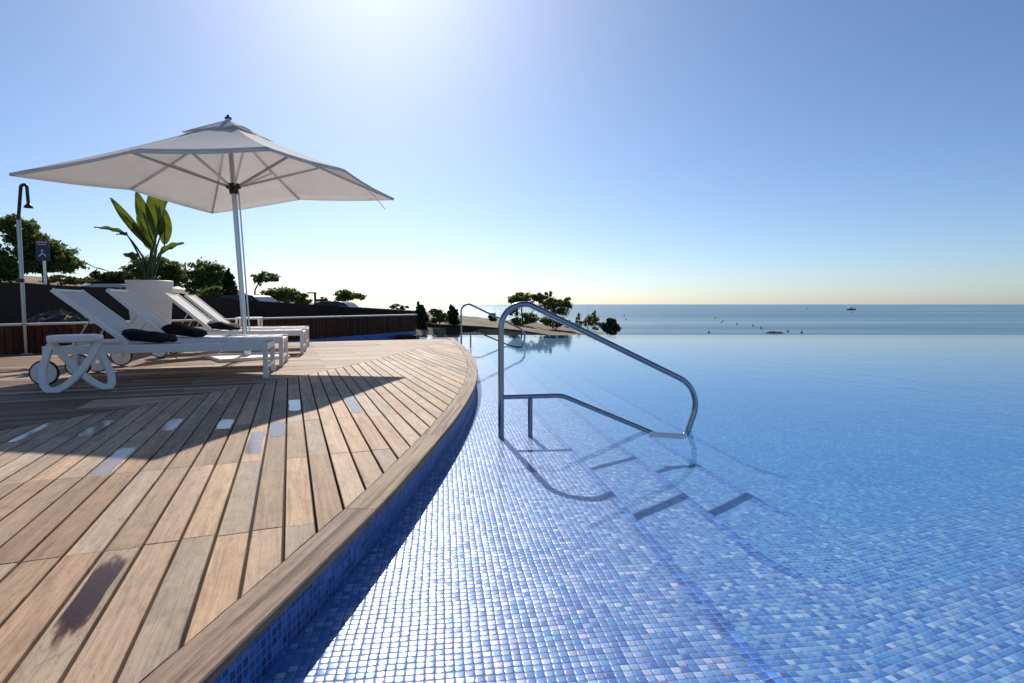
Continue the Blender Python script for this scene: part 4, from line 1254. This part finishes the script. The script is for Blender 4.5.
tree_px('pine_tree', 'open crowned pine between the plant pot and the dark cypress', 31, 206, [(206, 270, 16, 8, 900), (196, 280, 14, 8, 700), (216, 280, 14, 9, 900), (205, 290, 18, 6, 500)], .14, M['pine'], trunk=[(207, 300), (206, 286), (207, 272)], limbs=[[(206, 286), (196, 278)], [(206, 286), (216, 278)]], group=GT)
tree_px('cypress_tree', 'dark narrow cypress just left of the umbrella pole', 28, 230, [(230, 274, 3, 5, 350), (230, 281, 5, 7, 800), (230, 291, 7, 9, 1200), (230, 301, 7, 7, 900)], .10, M['cypress'], trunk=[(230, 309), (230, 290), (230, 275)], group='dark clipped cypresses')
tree_px('small_tree', 'thin leaning tree with one flat tuft of leaves right of the umbrella pole', 30, 254, [(268, 277, 11, 4.5, 420), (258, 281, 6, 4, 200), (275, 279, 6, 3, 120)], .12, M['pine'], trunk=[(254, 302), (256, 290), (261, 281), (268, 278)], limbs=[[(254, 284), (262, 278), (270, 276)]], tr=.05)
tree_px('shrub', 'wide light green shrub behind the black car with the sunlit bonnet', 30.5, 286, [(272, 294, 10, 6, 600), (284, 295, 14, 7, 900), (298, 298, 11, 6, 700), (306, 302, 6, 4, 250)], .12, M['shrub'], trunk=[(286, 310), (286, 300), (286, 294)], cat='shrub')
tree_px('shrub', 'small spiky shrub right of the lamp post', 33, 324, [(323, 301, 6, 4, 300), (328, 304, 6, 4, 250)], .11, M['shrub'], trunk=[(324, 312), (324, 306), (324, 300)], cat='shrub', tr=.03)
tree_px('small_tree', 'small round topped tree above the farthest car', 36, 349, [(346, 295, 10, 4.5, 700), (358, 297, 10, 3.5, 450), (341, 300, 7, 4, 300)], .13, M['pine'], trunk=[(348, 312), (348, 303), (349, 296)], tr=.06)
tree_px('shrub', 'tiny scrub on the bank left of the fence end', 42, 399, [(396, 307, 8, 2.5, 220), (404, 308, 6, 2, 160)], .12, M['scrub'], trunk=[(399, 312), (399, 308)], cat='shrub', tr=.03)
tree_px('shrub', 'dark bush on the slope right of the big pine', 27, 112, [(106, 279, 12, 5, 500), (122, 277, 12, 6, 600), (96, 276, 6, 5, 250), (114, 284, 12, 4, 400)], .12, M['cypress'], trunk=[(112, 290), (112, 280)], limbs=[[(94, 276), (102, 268), (112, 271)], [(88, 262), (100, 268), (112, 272)]], cat='shrub', tr=.05)
tree_px('shrub', 'dry brown scrub on the slope under the big pine', 26, 78, [(60, 280, 14, 4, 500), (84, 281, 14, 3.5, 500), (100, 283, 9, 3, 260)], .11, M['scrub'], trunk=[(78, 288), (78, 283)], cat='shrub', tr=.03)
tree_px('shrub', 'rounded green bush filling the gap between the pot and the dark cypress', 29, 218, [(214, 293, 12, 6, 700), (224, 297, 9, 5, 420)], .12, M['shrub'], trunk=[(218, 304), (218, 296)], cat='shrub', tr=.04)
tree_px('shrub', 'low green bush showing left of the white pot', 28, 128, [(124, 282, 12, 5, 520), (138, 285, 10, 5, 460)], .12, M['shrub'], trunk=[(128, 292), (128, 284)], cat='shrub', tr=.04)
tree_px('shrub', 'low green bush between the umbrella pole and the thin leaning tree', 31, 250, [(246, 297, 8, 5, 420), (256, 299, 8, 4, 360)], .11, M['pine'], trunk=[(250, 306), (250, 299)], cat='shrub', tr=.04)
# right of the fence
tree_px('cypress_tree', 'dark clipped cypress at the right end of the slatted fence', 20.2, 421, [(420, 306, 2.5, 4, 260), (421, 311, 5, 5, 700), (422, 320, 6.5, 8, 1300), (422, 330, 6, 7, 900)], .07, M['cypress'], trunk=[(422, 342), (421, 322), (421, 308)], group='dark clipped cypresses', zbase=-.6)
tree_px('shrub', 'loose grey green shrub between the two dark cypresses', 24, 440, [(436, 313, 7, 5, 350), (444, 318, 8, 6, 420), (432, 322, 6, 5, 260)], .09, M['shrub'], trunk=[(440, 328), (439, 320), (438, 312)], cat='shrub', tr=.03)
tree_px('cypress_tree', 'dark cypress standing behind the post of the far handrail', 23, 454, [(452, 308, 2.5, 3.5, 240), (453, 313, 5, 5, 800), (454, 321, 5.5, 7, 1000)], .075, M['cypress'], trunk=[(454, 332), (454, 318), (453, 308)], group='dark clipped cypresses')
tree_px('shrub', 'single small dark bush alone on the bank', 33, 492, [(492, 317, 3.5, 3.5, 320), (493, 321, 4, 3, 260)], .09, M['cypress'], trunk=[(492, 326), (492, 318)], cat='shrub', tr=.03)
tree_px('tree', 'bushy tree seen through the near handrail arch', 30, 523, [(521, 297, 11, 5, 800), (516, 303, 8, 5, 450), (534, 299, 6, 4, 260), (512, 312, 7, 5, 260), (528, 318, 10, 5, 520), (520, 322, 9, 4, 380)], .11, M['pine'], trunk=[(524, 330), (522, 315), (521, 300)], limbs=[[(524, 320), (532, 312), (537, 306)], [(522, 315), (514, 310)]], tr=.06, group='trees on the bank beyond the infinity edge')
tree_px('tree', 'spreading grey green tree leaning right beyond the near handrail', 30, 556, [(541, 299, 7, 5, 380), (552, 304, 12, 6, 760), (562, 308, 9, 7, 480), (566, 302, 6, 5, 160), (555, 313, 11, 4, 380), (548, 296, 5, 4, 130)], .11, M['shrub'], trunk=[(553, 330), (553, 316), (556, 304)], limbs=[[(553, 318), (545, 308), (541, 300)], [(553, 316), (562, 310), (568, 300)]], tr=.06, group='trees on the bank beyond the infinity edge')
tree_px('shrub', 'low spreading bush at the foot of the leaning tree', 28, 556, [(548, 321, 9, 4, 500), (560, 322, 10, 4.5, 560), (572, 325, 7, 3, 260)], .10, M['shrub'], trunk=[(556, 331), (556, 322)], cat='shrub', tr=.04)
tree_px('shrub', 'yellowish shrub with an upright sprig left of the last dark bush', 27, 590, [(580, 324, 7, 4, 320), (592, 321, 7, 5, 420), (598, 326, 6, 4, 260), (578, 318, 2.2, 4, 110), (594, 315, 3, 4, 130)], .085, M['shrub'], trunk=[(588, 333), (588, 322)], cat='shrub', tr=.03)
tree_px('shrub', 'dense dark rounded bush last on the right of the bank', 25, 611, [(606, 327, 5, 5, 600), (612, 324, 5.5, 5, 700), (616, 328, 4, 4, 400), (611, 331, 7, 3.5, 600), (609, 320, 2.5, 2.5, 120)], .08, M['cypress'], trunk=[(611, 338), (611, 326)], cat='shrub', tr=.04)

# ------------------------------------------------------------------ rockery below the dark wall: loose stones nobody could count
rk = MB()
for k in range(420):
    x_ = rng.normal(-10.7, .8); y_ = rng.normal(13.3, .8)
    side = (fd[0] * (y_ - fA[1]) - fd[1] * (x_ - fA[0]))
    if side < .6 or y_ > dark_wall_y(x_) - .3: continue
    z_ = tz(x_, y_); s_ = rng.uniform(.04, .13)
    b0 = len(rk.v)
    for (a, b_, c_) in ((1, 0, 0), (-1, 0, 0), (0, 1, 0), (0, -1, 0), (0, 0, 1), (0, 0, -1)):
        j = rng.uniform(.7, 1.3); rk.v.append((x_ + a * s_ * j, y_ + b_ * s_ * j, z_ + c_ * s_ * .7 * j + .02))
    for f in ((0, 2, 4), (2, 1, 4), (1, 3, 4), (3, 0, 4), (2, 0, 5), (1, 2, 5), (3, 1, 5), (0, 3, 5)):
        rk.f.append(tuple(b0 + i for i in f)); rk.uv.append([(0, 0)] * 3); rk.col.append(None); rk.mi.append(0)
tag(rk.build('rubble', M['rock']), 'grey loose stones on the bank below the dark wall', 'stones', kind='stuff')

# ------------------------------------------------------------------ sea: boat, rock, buoys
def sea_at(px, py):
    Y = 569.0 * 8.95 / (py - 304.3); return ((px - 512) * Y / 569.0, Y)
bx, by = sea_at(851, 310.2); 
bt_ = thing('boat', 'small cabin boat far out near the horizon', 'boat', (bx, by, -8), R(12))
hl = MB(); k = 1.0
sec = [(-7, 2.2, 1.9), (-3, 2.6, 1.9), (2, 2.4, 2.1), (5.5, 1.3, 2.5), (7.6, .08, 3.0)]
for x, w, z in sec:
    hl.v += [(x, -w, z), (x, -w * .75, -.3), (x, w * .75, -.3), (x, w, z)]
for i in range(len(sec) - 1):
    for j in range(4):
        j2 = (j + 1) % 4
        hl.f.append((i * 4 + j, i * 4 + j2, i * 4 + 4 + j2, i * 4 + 4 + j)); hl.uv.append([(0, 0)] * 4); hl.col.append(None); hl.mi.append(0)
hl.f.append((0, 1, 2, 3)); hl.uv.append([(0, 0)] * 4); hl.col.append(None); hl.mi.append(0)
hl.build('hull', M['sign_blue'], bt_)
cb = MB(); cb.box((-1.2, 0, 3.2), (5, 3, 2.4)); cb.box((-1.2, 0, 5.0), (3, 2.4, 1.2)); cb.build('cabin', M['white'], bt_, bevel=.2)
ms = MB(); ms.tube([(-1.5, 0, 5.6), (-1.5, 0, 8.2)], .15, 8); ms.build('mast', M['white'], bt_)
rx_, ry_ = sea_at(775, 333.3)
rc = MB(); N, K = 10, 18
for i in range(N + 1):
    for j in range(K):
        th, ph = math.pi * .5 * i / N, 2 * math.pi * j / K
        d = Vector((math.cos(ph) * math.sin(th) * 2.4, math.sin(ph) * math.sin(th) * 1.6, math.cos(th) * .75))
        d *= 1 + .55 * mnoise.noise(d * 1.3) ; rc.v.append((d.x, d.y, d.z - .12))
for i in range(N):
    for j in range(K):
        j2 = (j + 1) % K; rc.f.append((i * K + j, i * K + j2, (i + 1) * K + j2, (i + 1) * K + j)); rc.uv.append([(0, 0)] * 4); rc.col.append(None); rc.mi.append(0)
o = rc.build('sea_rock', M['rock'], smooth=True); o.location = (rx_, ry_, -8); tag(o, 'low dark rock awash just beyond the pool edge', 'rock')
spots = [(626, 320), (624, 315.5), (715, 318.5), (723, 321), (737, 324.5), (753, 326), (761, 328.5), (788, 332), (802, 333), (709, 333), (806, 309.2), (852, 313), (721.5, 322.6)]
bproto = None
for (px, py) in spots:
    x_, y_ = sea_at(px, py)
    if bproto is None:
        mb = MB(); mb.lathe([(0, -.35), (.30, -.25), (.42, 0), (.36, .22), (.12, .40), (.08, .85), (0, .9)], 14)
        bproto = mb.build('buoy', M['black'], smooth=True); o = bproto
    else:
        o = bproto.copy(); COL.objects.link(o)
    o.location = (x_, y_, -7.95)
    k = max(1.0, y_ / 330); o.scale = (k, k, k)
    tag(o, 'small dark buoy floating alone on the sea', 'buoy', 'buoys on the sea')
